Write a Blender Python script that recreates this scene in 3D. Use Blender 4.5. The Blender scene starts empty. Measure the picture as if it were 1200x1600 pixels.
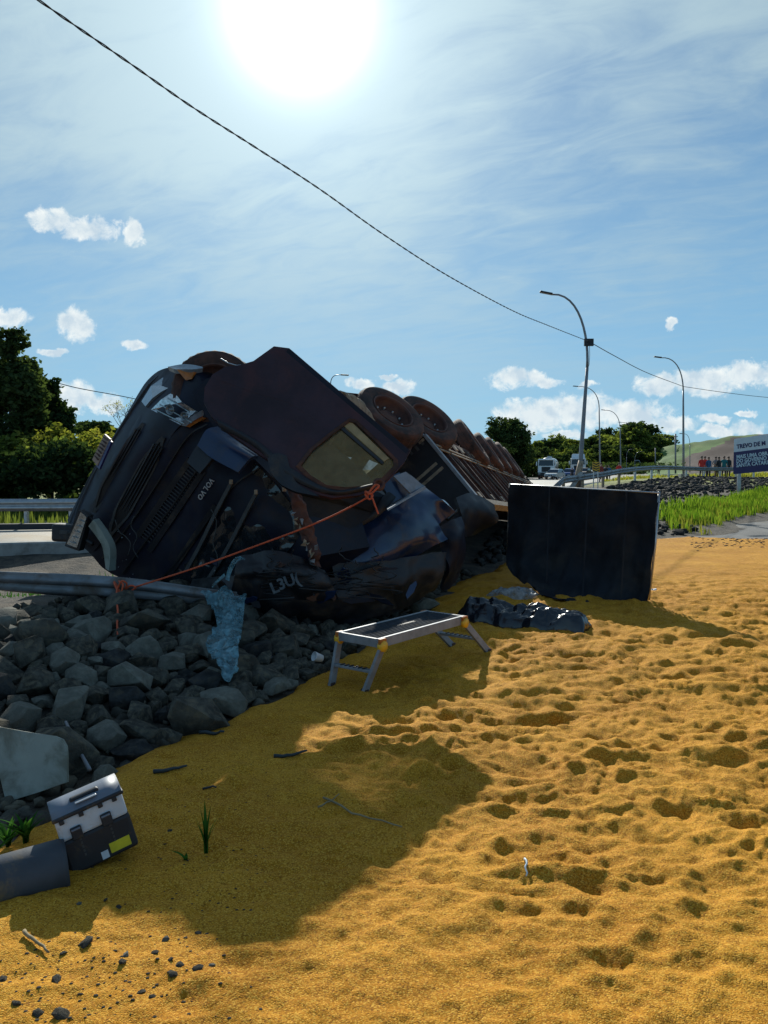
import bpy, bmesh, math, random
import numpy as np
from mathutils import Vector, Matrix
from mathutils.geometry import tessellate_polygon
R_ = math.radians
random.seed(7); rng = np.random.default_rng(7)
sc = bpy.context.scene
COL = sc.collection

# ------------------------------------------------------------------ camera, world, sun, exposure
CAM_H = 1.7; FOC = 1200.0; PITCH = math.atan(66/1200.0)
def ray(px, py):
    u = px-600.0; v = 800.0-py
    return Vector((u, FOC*math.cos(PITCH)+v*math.sin(PITCH), v*math.cos(PITCH)-FOC*math.sin(PITCH)))
def P(px, py, D):                       # the place at distance D (metres ahead) seen in that direction
    r = ray(px, py); r = r*(D/r.y); return Vector((r.x, r.y, r.z+CAM_H))
def G(px, py, z=0.0):                   # the place at height z
    r = ray(px, py); k = (z-CAM_H)/r.z; return Vector((r.x*k, r.y*k, z))
cam = bpy.data.cameras.new("camera"); camo = bpy.data.objects.new("camera", cam); COL.objects.link(camo)
camo.location = (0, 0, CAM_H); camo.rotation_euler = (math.pi/2-PITCH, 0, 0)
cam.sensor_fit = 'VERTICAL'; cam.sensor_height = 24.0; cam.lens = 24.0*FOC/1600.0
cam.clip_start = .05; cam.clip_end = 9000
sc.camera = camo
SUN = ray(468, 16).normalized()
SUN_EL = math.asin(SUN.z); SUN_AZ = math.atan2(SUN.x, SUN.y)
sl = bpy.data.lights.new("sun", 'SUN'); so = bpy.data.objects.new("sun", sl); COL.objects.link(so)
sl.energy = 5.0; sl.angle = R_(.55); sl.color = (1.0, .98, .88)
so.rotation_euler = (-SUN).to_track_quat('-Z', 'Y').to_euler()
sc.view_settings.view_transform = 'Standard'; sc.view_settings.look = 'None'
sc.view_settings.gamma = 1; sc.view_settings.use_curve_mapping = False
sc.view_settings.exposure = 0.18
sc.cycles.use_denoising = True
sc.cycles.max_bounces = 6; sc.cycles.diffuse_bounces = 3; sc.cycles.glossy_bounces = 3
sc.cycles.transparent_max_bounces = 12; sc.cycles.sample_clamp_indirect = 6
try: sc.cycles.denoiser = 'OPENIMAGEDENOISE'
except Exception: pass

class NT:                                # small helper for node trees
    def __init__(s, tree): s.t = tree; s.n = tree.nodes; s.l = tree.links
    def add(s, typ, **kw):
        n = s.n.new(typ)
        for k, v in kw.items(): setattr(n, k, v)
        return n
    def set(s, sock, v):
        if hasattr(v, 'is_output') or isinstance(v, bpy.types.NodeSocket): s.l.new(v, sock)
        else: sock.default_value = v
    def m(s, op, a, b=None, c=None, clamp=False):
        n = s.add('ShaderNodeMath', operation=op); n.use_clamp = clamp; s.set(n.inputs[0], a)
        if b is not None: s.set(n.inputs[1], b)
        if c is not None: s.set(n.inputs[2], c)
        return n.outputs[0]
    def vm(s, op, a, b=None):
        n = s.add('ShaderNodeVectorMath', operation=op); s.set(n.inputs[0], a)
        if b is not None: s.set(n.inputs[1], b)
        return n.outputs['Value'] if op in ('DOT_PRODUCT', 'LENGTH', 'DISTANCE') else n.outputs[0]
    def comb(s, x, y, z):
        n = s.add('ShaderNodeCombineXYZ'); s.set(n.inputs[0], x); s.set(n.inputs[1], y); s.set(n.inputs[2], z); return n.outputs[0]
    def noise(s, vec, scale, detail=4, rough=.55, dist=0.0):
        n = s.add('ShaderNodeTexNoise'); s.set(n.inputs['Vector'], vec); n.inputs['Scale'].default_value = scale
        n.inputs['Detail'].default_value = detail; n.inputs['Roughness'].default_value = rough; n.inputs['Distortion'].default_value = dist
        return n.outputs['Fac']
    def ramp(s, f, lo, hi, a=0.0, b=1.0, mode='SMOOTHSTEP'):
        n = s.add('ShaderNodeMapRange', interpolation_type=mode); s.set(n.inputs[0], f)
        n.inputs[1].default_value = lo; n.inputs[2].default_value = hi; n.inputs[3].default_value = a; n.inputs[4].default_value = b
        return n.outputs[0]
    def mix(s, f, a, b, blend='MIX'):
        n = s.add('ShaderNodeMix', data_type='RGBA', blend_type=blend); s.set(n.inputs[0], f)
        s.set(n.inputs[6], a if not isinstance(a, tuple) else (*a, 1)[:4]); s.set(n.inputs[7], b if not isinstance(b, tuple) else (*b, 1)[:4])
        return n.outputs[2]

world = bpy.data.worlds.new("World"); sc.world = world; world.use_nodes = True
def build_world():
    w = NT(world.node_tree); w.n.clear()
    out = w.add('ShaderNodeOutputWorld'); bg = w.add('ShaderNodeBackground'); bg.inputs[1].default_value = 0.062
    w.l.new(bg.outputs[0], out.inputs[0])
    sky = w.add('ShaderNodeTexSky', sky_type='NISHITA'); sky.sun_disc = False
    sky.sun_elevation = SUN_EL; sky.sun_rotation = SUN_AZ; sky.altitude = 600; sky.air_density = 1.0; sky.dust_density = .6; sky.ozone_density = 2.0
    tc = w.add('ShaderNodeTexCoord'); d = w.vm('NORMALIZE', tc.outputs['Generated'])
    sep = w.add('ShaderNodeSeparateXYZ'); w.l.new(d, sep.inputs[0]); x, y, z = sep.outputs
    # high thin veil cloud on a plane far above
    zz = w.m('ADD', w.m('MAXIMUM', z, 0.0), .16)
    px = w.m('DIVIDE', x, zz); py = w.m('DIVIDE', y, zz)
    a = R_(-28); ca, sa = math.cos(a), math.sin(a)
    qx = w.m('ADD', w.m('MULTIPLY', px, ca), w.m('MULTIPLY', py, sa)); qy = w.m('SUBTRACT', w.m('MULTIPLY', py, ca), w.m('MULTIPLY', px, sa))
    n1 = w.noise(w.comb(w.m('MULTIPLY', qx, .55), w.m('MULTIPLY', qy, .95), 3.1), 1.3, 7, .58, .6)
    n2 = w.noise(w.comb(w.m('MULTIPLY', qx, 1.6), w.m('MULTIPLY', qy, 3.6), 8.4), 2.6, 7, .60, .7)
    n3 = w.noise(w.comb(px, py, 1.7), .9, 3, .5, .2)
    veil = w.m('ADD', w.m('MULTIPLY', n1, .52), w.m('ADD', w.m('MULTIPLY', n2, .34), w.m('MULTIPLY', n3, .30)))
    cs = w.vm('DOT_PRODUCT', d, tuple(SUN)); ang = w.m('ARCCOSINE', w.m('MINIMUM', cs, .99999))
    nearsun = w.m('EXPONENT', w.m('MULTIPLY', ang, -2.2))
    veil = w.ramp(w.m('ADD', veil, w.m('MULTIPLY', nearsun, .18)), .50, .78, 0, .85)
    veil = w.m('MULTIPLY', veil, w.ramp(z, .06, .34, .25, 1.0))
    veilc = w.mix(w.m('EXPONENT', w.m('MULTIPLY', ang, -1.7)), (3.6, 5.4, 6.6), (10.0, 12.8, 13.6))
    skyc = w.mix(1.0, sky.outputs[0], (.72, 1.0, 1.16), 'MULTIPLY')
    skyc = w.mix(w.ramp(z, 0.0, .75, .80, .35), skyc, w.mix(w.ramp(z, 0.02, .55), (3.6, 7.6, 11.0), (2.3, 4.8, 7.8)))
    skyc = w.mix(w.m('MULTIPLY', w.m('EXPONENT', w.m('MULTIPLY', ang, -3.0)), .35), skyc, (6.4, 8.6, 11.0))
    c = w.mix(veil, skyc, veilc)
    # aureole of the sun behind the thin cloud
    g1 = w.m('MULTIPLY', w.m('EXPONENT', w.m('MULTIPLY', w.m('POWER', w.m('DIVIDE', ang, .050), 1.9), -1.0)), 45.0)
    g2 = w.m('MULTIPLY', w.m('EXPONENT', w.m('MULTIPLY', ang, -9.0)), 5.5)
    gl = w.add('ShaderNodeCombineColor'); gs = w.m('ADD', g1, g2)
    for i, k in enumerate((.93, 1.0, 1.03)): w.set(gl.inputs[i], w.m('MULTIPLY', gs, k))
    c = w.mix(1.0, c, gl.outputs[0], 'ADD')
    # fair-weather cumulus low over the horizon
    yy = w.m('MAXIMUM', y, .02); u = w.m('DIVIDE', x, yy); v = w.m('DIVIDE', z, yy)
    uv = w.comb(u, v, 0.0)
    wx = w.m('MULTIPLY', w.m('SUBTRACT', w.noise(uv, 22, 5, .62), .5), .050)
    wy = w.m('MULTIPLY', w.m('SUBTRACT', w.noise(w.vm('ADD', uv, (5.3, 2.2, 1.0)), 26, 5, .62), .5), .034)
    u2 = w.m('ADD', u, wx); v2 = w.m('ADD', v, wy)
    clouds = [(82,342,40,19),(140,360,46,20),(212,362,22,22),(12,496,30,20),(118,506,36,28),(83,551,20,7),(205,537,24,9),(118,622,44,26),(165,630,32,18),
              (78,632,28,20),(92,665,22,11),(605,588,18,5),(622,604,26,12),(565,600,22,9),(812,590,52,18),(850,596,32,12),(838,648,66,28),(905,643,64,30),
              (985,648,66,26),(1050,662,52,13),(1120,655,26,11),(1030,602,34,21),(1095,596,60,24),(1165,584,60,22),(1225,580,40,26),(920,598,14,7),
              (1048,507,13,10),(1120,676,36,11),(1172,646,18,6),(882,681,42,8),(1170,672,34,14),(560,640,60,14)]
    mx = None
    for (cx, cy, a_, b_) in clouds:
        q = ray(cx, cy); cu, cv = q.x/q.y, q.z/q.y
        eu = w.m('MULTIPLY', w.m('SUBTRACT', u2, cu), 1200.0/a_); ev = w.m('MULTIPLY', w.m('SUBTRACT', v2, cv), 1200.0/b_)
        e = w.m('SUBTRACT', 1.0, w.m('ADD', w.m('MULTIPLY', eu, eu), w.m('MULTIPLY', ev, ev)))
        mx = e if mx is None else w.m('MAXIMUM', mx, e)
    fine = w.noise(w.vm('ADD', uv, (1.3, .2, 4.0)), 42, 8, .68, .4)
    dens = w.ramp(w.m('ADD', mx, w.m('MULTIPLY', w.m('SUBTRACT', fine, .5), 2.6)), -.18, .85, 0, .97)
    dens = w.m('MULTIPLY', dens, w.m('GREATER_THAN', y, .05))
    puff = w.noise(w.vm('ADD', uv, (1.3, .212, 4.0)), 34, 6, .6)
    core = w.m('ADD', w.m('MULTIPLY', w.ramp(mx, .1, 1.0), .55), w.m('MULTIPLY', w.ramp(puff, .38, .66), .55))
    cc = w.mix(w.m('MULTIPLY', core, 1.0, clamp=True), (14.6, 15.0, 14.4), (8.2, 10.0, 11.4))
    c = w.mix(dens, c, cc)
    w.l.new(c, bg.inputs[0])
build_world()

# ------------------------------------------------------------------ object helpers
def tag(o, label=None, cat=None, group=None, kind=None):
    if label: o["label"] = label
    if cat: o["category"] = cat
    if group: o["group"] = group
    if kind: o["kind"] = kind
    return o
def empty(name, loc=(0, 0, 0), label=None, cat=None, group=None, kind=None):
    o = bpy.data.objects.new(name, None); COL.objects.link(o); o.location = loc; o.empty_display_size = .1
    return tag(o, label, cat, group, kind)
def link(name, me, mat=None, parent=None, smooth=False):
    """mesh given in world space; with a parent it is moved into the parent's space"""
    o = bpy.data.objects.new(name, me); COL.objects.link(o)
    if mat is not None:
        for mm in (mat if isinstance(mat, (list, tuple)) else [mat]): me.materials.append(mm)
    if smooth and len(me.polygons): me.polygons.foreach_set('use_smooth', [True]*len(me.polygons))
    if parent is not None:
        r = parent; off = Vector((0, 0, 0))
        while r is not None: off += r.location; r = r.parent
        me.transform(Matrix.Translation(-off)); o.parent = parent
    return o
def np_mesh(name, V, F, mi=None):
    me = bpy.data.meshes.new(name); V = np.asarray(V, dtype=np.float32); F = np.asarray(F, dtype=np.int32); k = F.shape[1]
    me.vertices.add(len(V)); me.vertices.foreach_set('co', V.ravel())
    me.loops.add(F.size); me.loops.foreach_set('vertex_index', F.ravel())
    me.polygons.add(len(F)); me.polygons.foreach_set('loop_start', np.arange(0, F.size, k, dtype=np.int32))
    if mi is not None: me.polygons.foreach_set('material_index', np.asarray(mi, dtype=np.int32))
    me.update(calc_edges=True); me.validate(); return me
def bm_mesh(bm, name='m'):
    me = bpy.data.meshes.new(name); bmesh.ops.recalc_face_normals(bm, faces=bm.faces); bm.to_mesh(me); bm.free(); return me
def frame(o, x, y, z):                 # matrix from an origin and three axes
    m = Matrix.Identity(4)
    for i in range(3): m[i][0] = x[i]; m[i][1] = y[i]; m[i][2] = z[i]; m[i][3] = o[i]
    return m
def basis(ax, hint=(0, 0, 1)):         # x-axis along ax
    x = Vector(ax).normalized(); h = Vector(hint)
    if abs(x.dot(h.normalized())) > .98: h = Vector((0, 1, 0))
    y = h.cross(x).normalized(); return x, y, x.cross(y)
def bm_box(bm, c, s, M=None, bev=0.0):
    r = bmesh.ops.create_cube(bm, size=1.0); vs = r['verts']
    bmesh.ops.scale(bm, vec=s, verts=vs); bmesh.ops.translate(bm, vec=c, verts=vs)
    if bev > 0:
        es = list({e for v in vs for e in v.link_edges}); rr = bmesh.ops.bevel(bm, geom=es, offset=bev, segments=2, affect='EDGES', profile=.5)
        vs = list({v for f in rr['faces'] for v in f.verts} | {v for v in vs if v.is_valid})
    if M is not None: bmesh.ops.transform(bm, matrix=M, verts=vs)
    return vs
def box(name, c, s, mat, parent=None, M=None, bev=0.0):
    bm = bmesh.new(); bm_box(bm, c, s, M, bev); return link(name, bm_mesh(bm), mat, parent)
def bar(name, a, b, w, h, mat, parent=None, hint=(0, 0, 1), bev=0.0):
    a, b = Vector(a), Vector(b); x, y, z = basis(b-a, hint)
    return box(name, (0, 0, 0), ((b-a).length, w, h), mat, parent, frame((a+b)/2, x, y, z), bev)
def bm_tube(bm, pts, r, seg=8, cap=True):
    pts = [Vector(p) for p in pts]; n = len(pts); rs = r if isinstance(r, (list, tuple)) else [r]*n
    prev = None; rings = []
    for i, p in enumerate(pts):
        t = (pts[min(i+1, n-1)]-pts[max(i-1, 0)]).normalized()
        if prev is None: up = Vector((0, 0, 1)) if abs(t.z) < .9 else Vector((1, 0, 0)); a = t.cross(up).normalized()
        else: a = (prev-t*prev.dot(t)).normalized()
        prev = a; b = t.cross(a)
        rings.append([bm.verts.new(p+(a*math.cos(2*math.pi*k/seg)+b*math.sin(2*math.pi*k/seg))*rs[i]) for k in range(seg)])
    for i in range(n-1):
        for k in range(seg):
            bm.faces.new((rings[i][k], rings[i][(k+1) % seg], rings[i+1][(k+1) % seg], rings[i+1][k]))
    if cap: bm.faces.new(rings[0][::-1]); bm.faces.new(rings[-1])
def tube(name, pts, r, mat, parent=None, seg=8):
    bm = bmesh.new(); bm_tube(bm, pts, r, seg); return link(name, bm_mesh(bm), mat, parent, True)
def lathe(name, prof, c, axis, mat, parent=None, seg=48, mod=None, sm=True):
    """prof = [(axial, radius), ...]; axis points outwards"""
    x, y, z = basis(axis); V = []; F = []; n = len(prof)
    for k in range(seg):
        a = 2*math.pi*k/seg
        for i, (ax, r) in enumerate(prof):
            rr = r+(mod(i, k) if mod else 0)
            V.append(Vector(c)+x*ax+(y*math.cos(a)+z*math.sin(a))*rr)
    for k in range(seg):
        for i in range(n-1):
            F.append((k*n+i, k*n+i+1, ((k+1) % seg)*n+i+1, ((k+1) % seg)*n+i))
    return link(name, np_mesh(name, [tuple(v) for v in V], F), mat, parent, sm)
def cr(p, t):                           # Catmull-Rom through the list p, t in 0..1
    n = len(p)-1; f = min(max(t*n, 0), n-1e-6); i = int(f); f -= i
    a, b, c, d = p[max(i-1, 0)], p[i], p[i+1], p[min(i+2, n)]
    if i == 0: a = p[0]*2-p[1]
    if i+2 > n: d = p[n]*2-p[n-1]
    return .5*((2*b)+(c-a)*f+(2*a-5*b+4*c-d)*f*f+(3*b-a-3*c+d)*f**3)
def hn(p, s=1.0):
    from mathutils import noise as N
    return N.fractal(Vector(p)*s, 1.0, 2.0, 4)
def crump(p, s=4.0):
    from mathutils import noise as N
    q = Vector(p)*s; q = q+Vector((hn(q, .7), hn(q+Vector((5, 1, 2)), .7), 0))*.5; d = N.voronoi(q)[0]; return .5-min(1.0, d[0])+.35*(min(d[1]-d[0], .5))
def patch(name, rows, mat, parent=None, th=.03, nu=24, nv=24, off=None, wob=0.0, wsc=3.0, lift=0.0, push=None, sm=True, cru=0.0, csc=4.0):
    """a smooth sheet with thickness through rows of points (Vectors or (px,py,D))"""
    R = [[q if isinstance(q, Vector) else P(*q) for q in r] for r in rows]
    g = []
    for j in range(nv+1):
        g.append([cr([cr(r, i/nu) for r in R], j/nv) for i in range(nu+1)])
    nn = [[None]*(nu+1) for _ in range(nv+1)]
    camp = Vector((0, 0, CAM_H))
    for j in range(nv+1):
        for i in range(nu+1):
            a = g[j][min(i+1, nu)]-g[j][max(i-1, 0)]; b = g[min(j+1, nv)][i]-g[max(j-1, 0)][i]
            n = a.cross(b); n = n.normalized() if n.length > 1e-9 else Vector((0, -1, 0))
            if n.dot(camp-g[j][i]) < 0: n = -n
            nn[j][i] = n
    ctr = nn[nv//2][nu//2]
    V = []
    for j in range(nv+1):
        for i in range(nu+1):
            n = nn[j][i] if nn[j][i].dot(ctr) > -.2 else -nn[j][i]; nn[j][i] = n
            d = lift+(wob*hn(g[j][i], wsc) if wob else 0)+(cru*crump(g[j][i], csc) if cru else 0)+(push(i/nu, j/nv) if push else 0)
            V.append(g[j][i]+n*d)
    m = len(V)
    for j in range(nv+1):
        for i in range(nu+1): V.append(V[j*(nu+1)+i]+(Vector(off) if off is not None else -nn[j][i]*th))
    F = []; W = nu+1
    for j in range(nv):
        for i in range(nu):
            a = j*W+i; F.append((a, a+1, a+W+1, a+W)); F.append((m+a, m+a+W, m+a+W+1, m+a+1))
    for i in range(nu):
        F.append((i, m+i, m+i+1, i+1)); b = nv*W+i; F.append((b, b+1, m+b+1, m+b))
    for j in range(nv):
        a = j*W; F.append((a, a+W, m+a+W, m+a)); b = j*W+nu; F.append((b, m+b, m+b+W, b+W))
    me = np_mesh(name, [tuple(v) for v in V], F)
    bm = bmesh.new(); bm.from_mesh(me); bmesh.ops.recalc_face_normals(bm, faces=bm.faces); bm.to_mesh(me); bm.free()
    o = link(name, me, mat, parent, sm)
    if sm: sharp(me)
    return o
def sharp(me, deg=42):
    try: me.set_sharp_from_angle(angle=R_(deg))
    except Exception: pass
def poly(name, pts, mat, parent=None, th=.04, holes=(), off=None, bev=0):
    """a flat plate of any outline with thickness; pts = (px,py,D) or Vectors, holes the same"""
    loops = [[q if isinstance(q, Vector) else P(*q) for q in l] for l in [pts]+list(holes)]
    n = Vector((0, 0, 0)); L = loops[0]
    for i in range(len(L)): n += (L[i]).cross(L[(i+1) % len(L)])
    n.normalize()
    if n.dot(Vector((0, 0, CAM_H))-L[0]) < 0: n = -n
    o_ = Vector(off) if off is not None else -n*th
    flat = [v for l in loops for v in l]; tris = tessellate_polygon(loops)
    bm = bmesh.new(); A = [bm.verts.new(v) for v in flat]; B = [bm.verts.new(v+o_) for v in flat]
    for t in tris:
        try: bm.faces.new([A[i] for i in t]); bm.faces.new([B[i] for i in t[::-1]])
        except ValueError: pass
    s = 0
    for l in loops:
        k = len(l)
        for i in range(k):
            a, b = s+i, s+(i+1) % k; bm.faces.new((A[a], A[b], B[b], B[a]))
        s += k
    return link(name, bm_mesh(bm), mat, parent)
def text(name, s, c, right, up, size, mat, parent=None, ext=.004, bold=0.0, align='CENTER', shear=0.0, sx=1.0):
    cu = bpy.data.curves.new(name, 'FONT'); cu.body = s; cu.size = 1.0; cu.extrude = ext/size; cu.align_x = align; cu.align_y = 'CENTER'
    cu.resolution_u = 2; cu.offset = bold; cu.shear = shear
    t = bpy.data.objects.new('t', cu); COL.objects.link(t); bpy.context.view_layer.update()
    me = bpy.data.meshes.new_from_object(t.evaluated_get(bpy.context.evaluated_depsgraph_get()))
    bpy.data.objects.remove(t); bpy.data.curves.remove(cu)
    r = Vector(right).normalized(); u = Vector(up); u = (u-r*u.dot(r)).normalized(); n = r.cross(u)
    me.transform(frame(c, r*size*sx, u*size, n*size)); me.materials.clear()
    return link(name, me, mat, parent)
def copy_tree(o, parent=None):
    c = o.copy(); COL.objects.link(c); c.parent = parent
    for ch in list(o.children): copy_tree(ch, c)
    return c

# ------------------------------------------------------------------ materials
def mat(name, col, rough=.6, metal=0.0, var=.18, vs=6.0, dirt=None, dirt_amt=.4, dirt_s=3.0, bump=0.0, bs=60.0, spec=.5, coat=0.0, trans=0.0, alpha=1.0):
    m = bpy.data.materials.new(name); m.use_nodes = True; t = NT(m.node_tree); b = t.n['Principled BSDF']
    tc = t.add('ShaderNodeTexCoord').outputs['Object']
    f = t.noise(tc, vs, 5, .6)
    dark = tuple(c*(1-var) for c in col); lite = tuple(min(1, c*(1+var)) for c in col)
    c = t.mix(t.ramp(f, .3, .7), dark, lite)
    rr = rough
    if dirt is not None:
        g = t.noise(tc, dirt_s, 6, .65, .4); k = t.ramp(g, .62-.35*dirt_amt, .78-.2*dirt_amt, 0, min(1, dirt_amt*1.6))
        c = t.mix(k, c, dirt); rr = t.m('ADD', rough, t.m('MULTIPLY', k, max(0, .85-rough)))
    t.set(b.inputs['Base Color'], c); t.set(b.inputs['Roughness'], rr)
    b.inputs['Metallic'].default_value = metal; b.inputs['Specular IOR Level'].default_value = spec
    if coat: b.inputs['Coat Weight'].default_value = coat; b.inputs['Coat Roughness'].default_value = .08
    if trans: b.inputs['Transmission Weight'].default_value = trans
    if alpha < 1: b.inputs['Alpha'].default_value = alpha
    if bump:
        bp = t.add('ShaderNodeBump'); bp.inputs['Strength'].default_value = bump; bp.inputs['Distance'].default_value = .01
        t.l.new(t.noise(tc, bs, 5, .65), bp.inputs['Height']); t.l.new(bp.outputs[0], b.inputs['Normal'])
    return m
MUD = (.16, .085, .04); DUST = (.20, .13, .07)
M = dict(
    navy=mat('navy_truck_paint', (.006, .008, .020), .55, .0, .3, 2.5, (.045,.028,.02), .35, 2.2, spec=.3),
    blue=mat('blue_truck_paint', (.009, .026, .075), .28, .1, .25, 2.0, (.07,.05,.03), .3, 2.6, coat=.35),
    blackpl=mat('black_bumper_plastic', (.012, .012, .016), .5, 0, .3, 5, DUST, .22, 2.5, bump=.15, bs=90),
    doorp=mat('flare_tinted_dusty_door_paint', (.034, .019, .028), .55, 0, .35, 2.0, (.085, .036, .040), .5, 1.6, spec=.3),  # maroon tint paints lens flare into the door colour, besides the dust
    doorin=mat('door_trim_grey', (.09, .085, .07), .7, 0, .2, 4, DUST, .3),
    rubber=mat('tyre_rubber', (.030, .018, .015), .85, 0, .3, 8, (.115, .045, .028), .75, 3.0, bump=.3, bs=40),
    rimred=mat('brown_dusty_wheel_rim', (.080, .030, .022), .7, .1, .3, 6, (.14, .060, .038), .6, 4),
    chassis=mat('brown_dusty_chassis', (.060, .026, .020), .8, .0, .3, 4, (.13, .060, .038), .6, 3, bump=.2),
    steel=mat('galvanised_steel', (.42, .43, .44), .38, .8, .12, 9, (.25, .22, .18), .3, 5),
    raildirty=mat('weathered_guardrail_steel', (.20, .215, .235), .5, .55, .2, 5, (.14, .09, .05), .45, 4),
    alu=mat('scuffed_aluminium', (.24, .25, .27), .6, .25, .15, 10, (.2, .17, .13), .3, 14, bump=.1),
    lens=mat('clear_headlight_plastic', (.20, .23, .25), .2, .2, .2, 16, coat=.5),
    reflector=mat('headlight_reflector', (.55, .55, .54), .2, .9, .3, 30),
    amber=mat('amber_lens', (.42, .13, .02), .3, 0, .2, 20),
    glass=mat('dark_windscreen_glass', (.012, .016, .02), .08, 0, .2, 3, DUST, .25, 3, coat=.4),
    silver=mat('silver_letters', (.55, .56, .58), .35, .5, .1, 10),
    whitegrey=mat('dull_white_print', (.10, .115, .13), .7, 0, .15, 10, (.02, .03, .04), .45, 18),
    wipers=mat('worn_grey_trim', (.055, .055, .055), .6, 0, .2, 10),
    orange=mat('orange_rope_fibre', (.62, .10, .035), .8, 0, .15, 60, bump=.5, bs=250),
    tan=mat('beige_dusty_steel', (.33, .25, .17), .7, .1, .25, 7, (.12, .07, .045), .45, 8),
    brownp=mat('brown_side_board', (.090, .044, .034), .8, 0, .3, 5, (.20, .13, .09), .5, 5, bump=.2, bs=50),
    tarp=mat('black_shade_fabric', (.012, .015, .021), .7, 0, .3, 3, (.045, .042, .038), .45, 1.6, bump=.25, bs=400, spec=.25),
    bag=mat('black_plastic_sheet', (.010, .012, .018), .2, 0, .2, 5, spec=.7),
    white=mat('white_vehicle_paint', (.74, .75, .76), .3, 0, .06, 4, (.4, .34, .27), .2, 3),
    whiteb=mat('white_sign_sheet', (.66, .70, .74), .5, 0, .05, 3),
    navysign=mat('navy_sign_print', (.022, .016, .10), .5, 0, .05, 3),
    lettersign=mat('pale_sign_print', (.55, .66, .72), .5, 0, .03, 3),
    silverp=mat('silver_car_paint', (.42, .47, .50), .3, .4, .06, 4),
    bluep=mat('blue_car_paint', (.04, .10, .28), .3, .2, .06, 4),
    greyp=mat('grey_car_paint', (.20, .22, .24), .3, .3, .06, 4),
    blackp=mat('black_trim', (.015, .015, .017), .5, 0, .2, 6),
    carglass=mat('car_glass', (.02, .03, .045), .06, 0, .1, 3),
    tank=mat('polished_tank', (.60, .61, .62), .28, .7, .06, 3),
    concrete=mat('weathered_concrete', (.30, .29, .27), .9, 0, .2, 4, (.13, .11, .09), .4, 3, bump=.3),
    pole=mat('grey_pole_paint', (.22, .22, .24), .45, .4, .15, 3, (.22, .10, .05), .25, 1.5),
    cable=mat('black_cable', (.02, .02, .022), .6, 0, .1, 9),
    yellow=mat('yellow_sign_sheet', (.75, .42, .02), .5, 0, .08, 4),
    toolw=mat('grey_white_toolbox_plastic', (.58, .61, .65), .55, 0, .1, 8, (.32, .19, .06), .38, 9),
    toolb=mat('black_toolbox_plastic', (.014, .016, .022), .55, 0, .25, 8, (.26, .15, .04), .34, 8),
    toollid=mat('dark_slate_lid_plastic', (.14, .165, .21), .5, 0, .12, 8, (.3, .2, .1), .15, 9),
    ylabel=mat('yellow_label_print', (.62, .52, .02), .5, 0, .1, 20),
    plate=mat('faded_red_plate', (.30, .16, .10), .6, 0, .25, 25, (.5, .4, .3), .3, 40),
    oliveg=mat('pale_olive_panel_plastic', (.25, .275, .24), .6, 0, .15, 3, (.12, .12, .09), .5, 5, bump=.05),
    pipe=mat('dark_grey_pipe', (.045, .05, .06), .6, 0, .2, 5, (.42, .25, .05), .30, 3.5, bump=.1),
    dullred=mat('dull_red_cloth', (.20, .035, .03), .9), skin=mat('skin', (.35, .20, .14), .6), red=mat('red_cloth', (.52, .03, .025), .85), dark=mat('dark_cloth', (.02, .022, .03), .9),
    bluec=mat('blue_cloth', (.03, .10, .22), .9), teal=mat('teal_cloth', (.02, .16, .18), .9), greyc=mat('grey_cloth', (.25, .25, .26), .9), hair=mat('dark_hair', (.015, .01, .008), .8),
    bark=mat('tree_bark', (.10, .075, .055), .95, 0, .3, 6, bump=.5, bs=20),
    deck=mat('dark_anti_slip_deck', (.05, .055, .065), .95, 0, .2, 20, (.10, .07, .03), .3, 14, spec=.08),
    foam=mat('white_foam', (.62, .60, .60), .8), twig=mat('dry_twig', (.26, .20, .11), .9), debris=mat('dark_debris', (.02, .03, .035), .6),
    cork=mat('yellow_interior_cloth', (.32, .25, .13), .8, 0, .2, 9),
)
def leaf_mat(name, a, b, tr=.35):
    m = bpy.data.materials.new(name); m.use_nodes = True; t = NT(m.node_tree); t.n.clear()
    out = t.add('ShaderNodeOutputMaterial'); geo = t.add('ShaderNodeNewGeometry'); tc = t.add('ShaderNodeTexCoord')
    oi = t.add('ShaderNodeObjectInfo')
    f = t.m('ADD', t.m('MULTIPLY', geo.outputs['Random Per Island'], .6), t.m('MULTIPLY', t.noise(tc.outputs['Object'], .5, 3), .7))
    f = t.m('ADD', f, t.m('MULTIPLY', t.m('SUBTRACT', oi.outputs['Random'], .5), .5))
    c = t.mix(t.ramp(f, .3, 1.0), a, b)
    d = t.add('ShaderNodeBsdfDiffuse'); tl = t.add('ShaderNodeBsdfTranslucent'); mx = t.add('ShaderNodeMixShader'); mx.inputs[0].default_value = tr
    t.l.new(c, d.inputs[0]); t.l.new(t.mix(1.0, c, (1.25, 1.3, .6), 'MULTIPLY'), tl.inputs[0])
    t.l.new(d.outputs[0], mx.inputs[1]); t.l.new(tl.outputs[0], mx.inputs[2]); t.l.new(mx.outputs[0], out.inputs[0])
    return m
M['leafd'] = leaf_mat('dark_green_leaves', (.026, .048, .022), (.075, .105, .040), .35)
M['leafm'] = leaf_mat('mid_green_leaves', (.07, .10, .028), (.18, .21, .06), .5)
M['leafy'] = leaf_mat('yellow_green_leaves', (.12, .14, .03), (.30, .28, .07), .5)
M['grassg'] = leaf_mat('fresh_green_grass', (.06, .15, .014), (.20, .28, .04), .45)
M['weed'] = leaf_mat('green_weed_leaves', (.03, .10, .02), (.08, .20, .04), .4)
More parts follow.
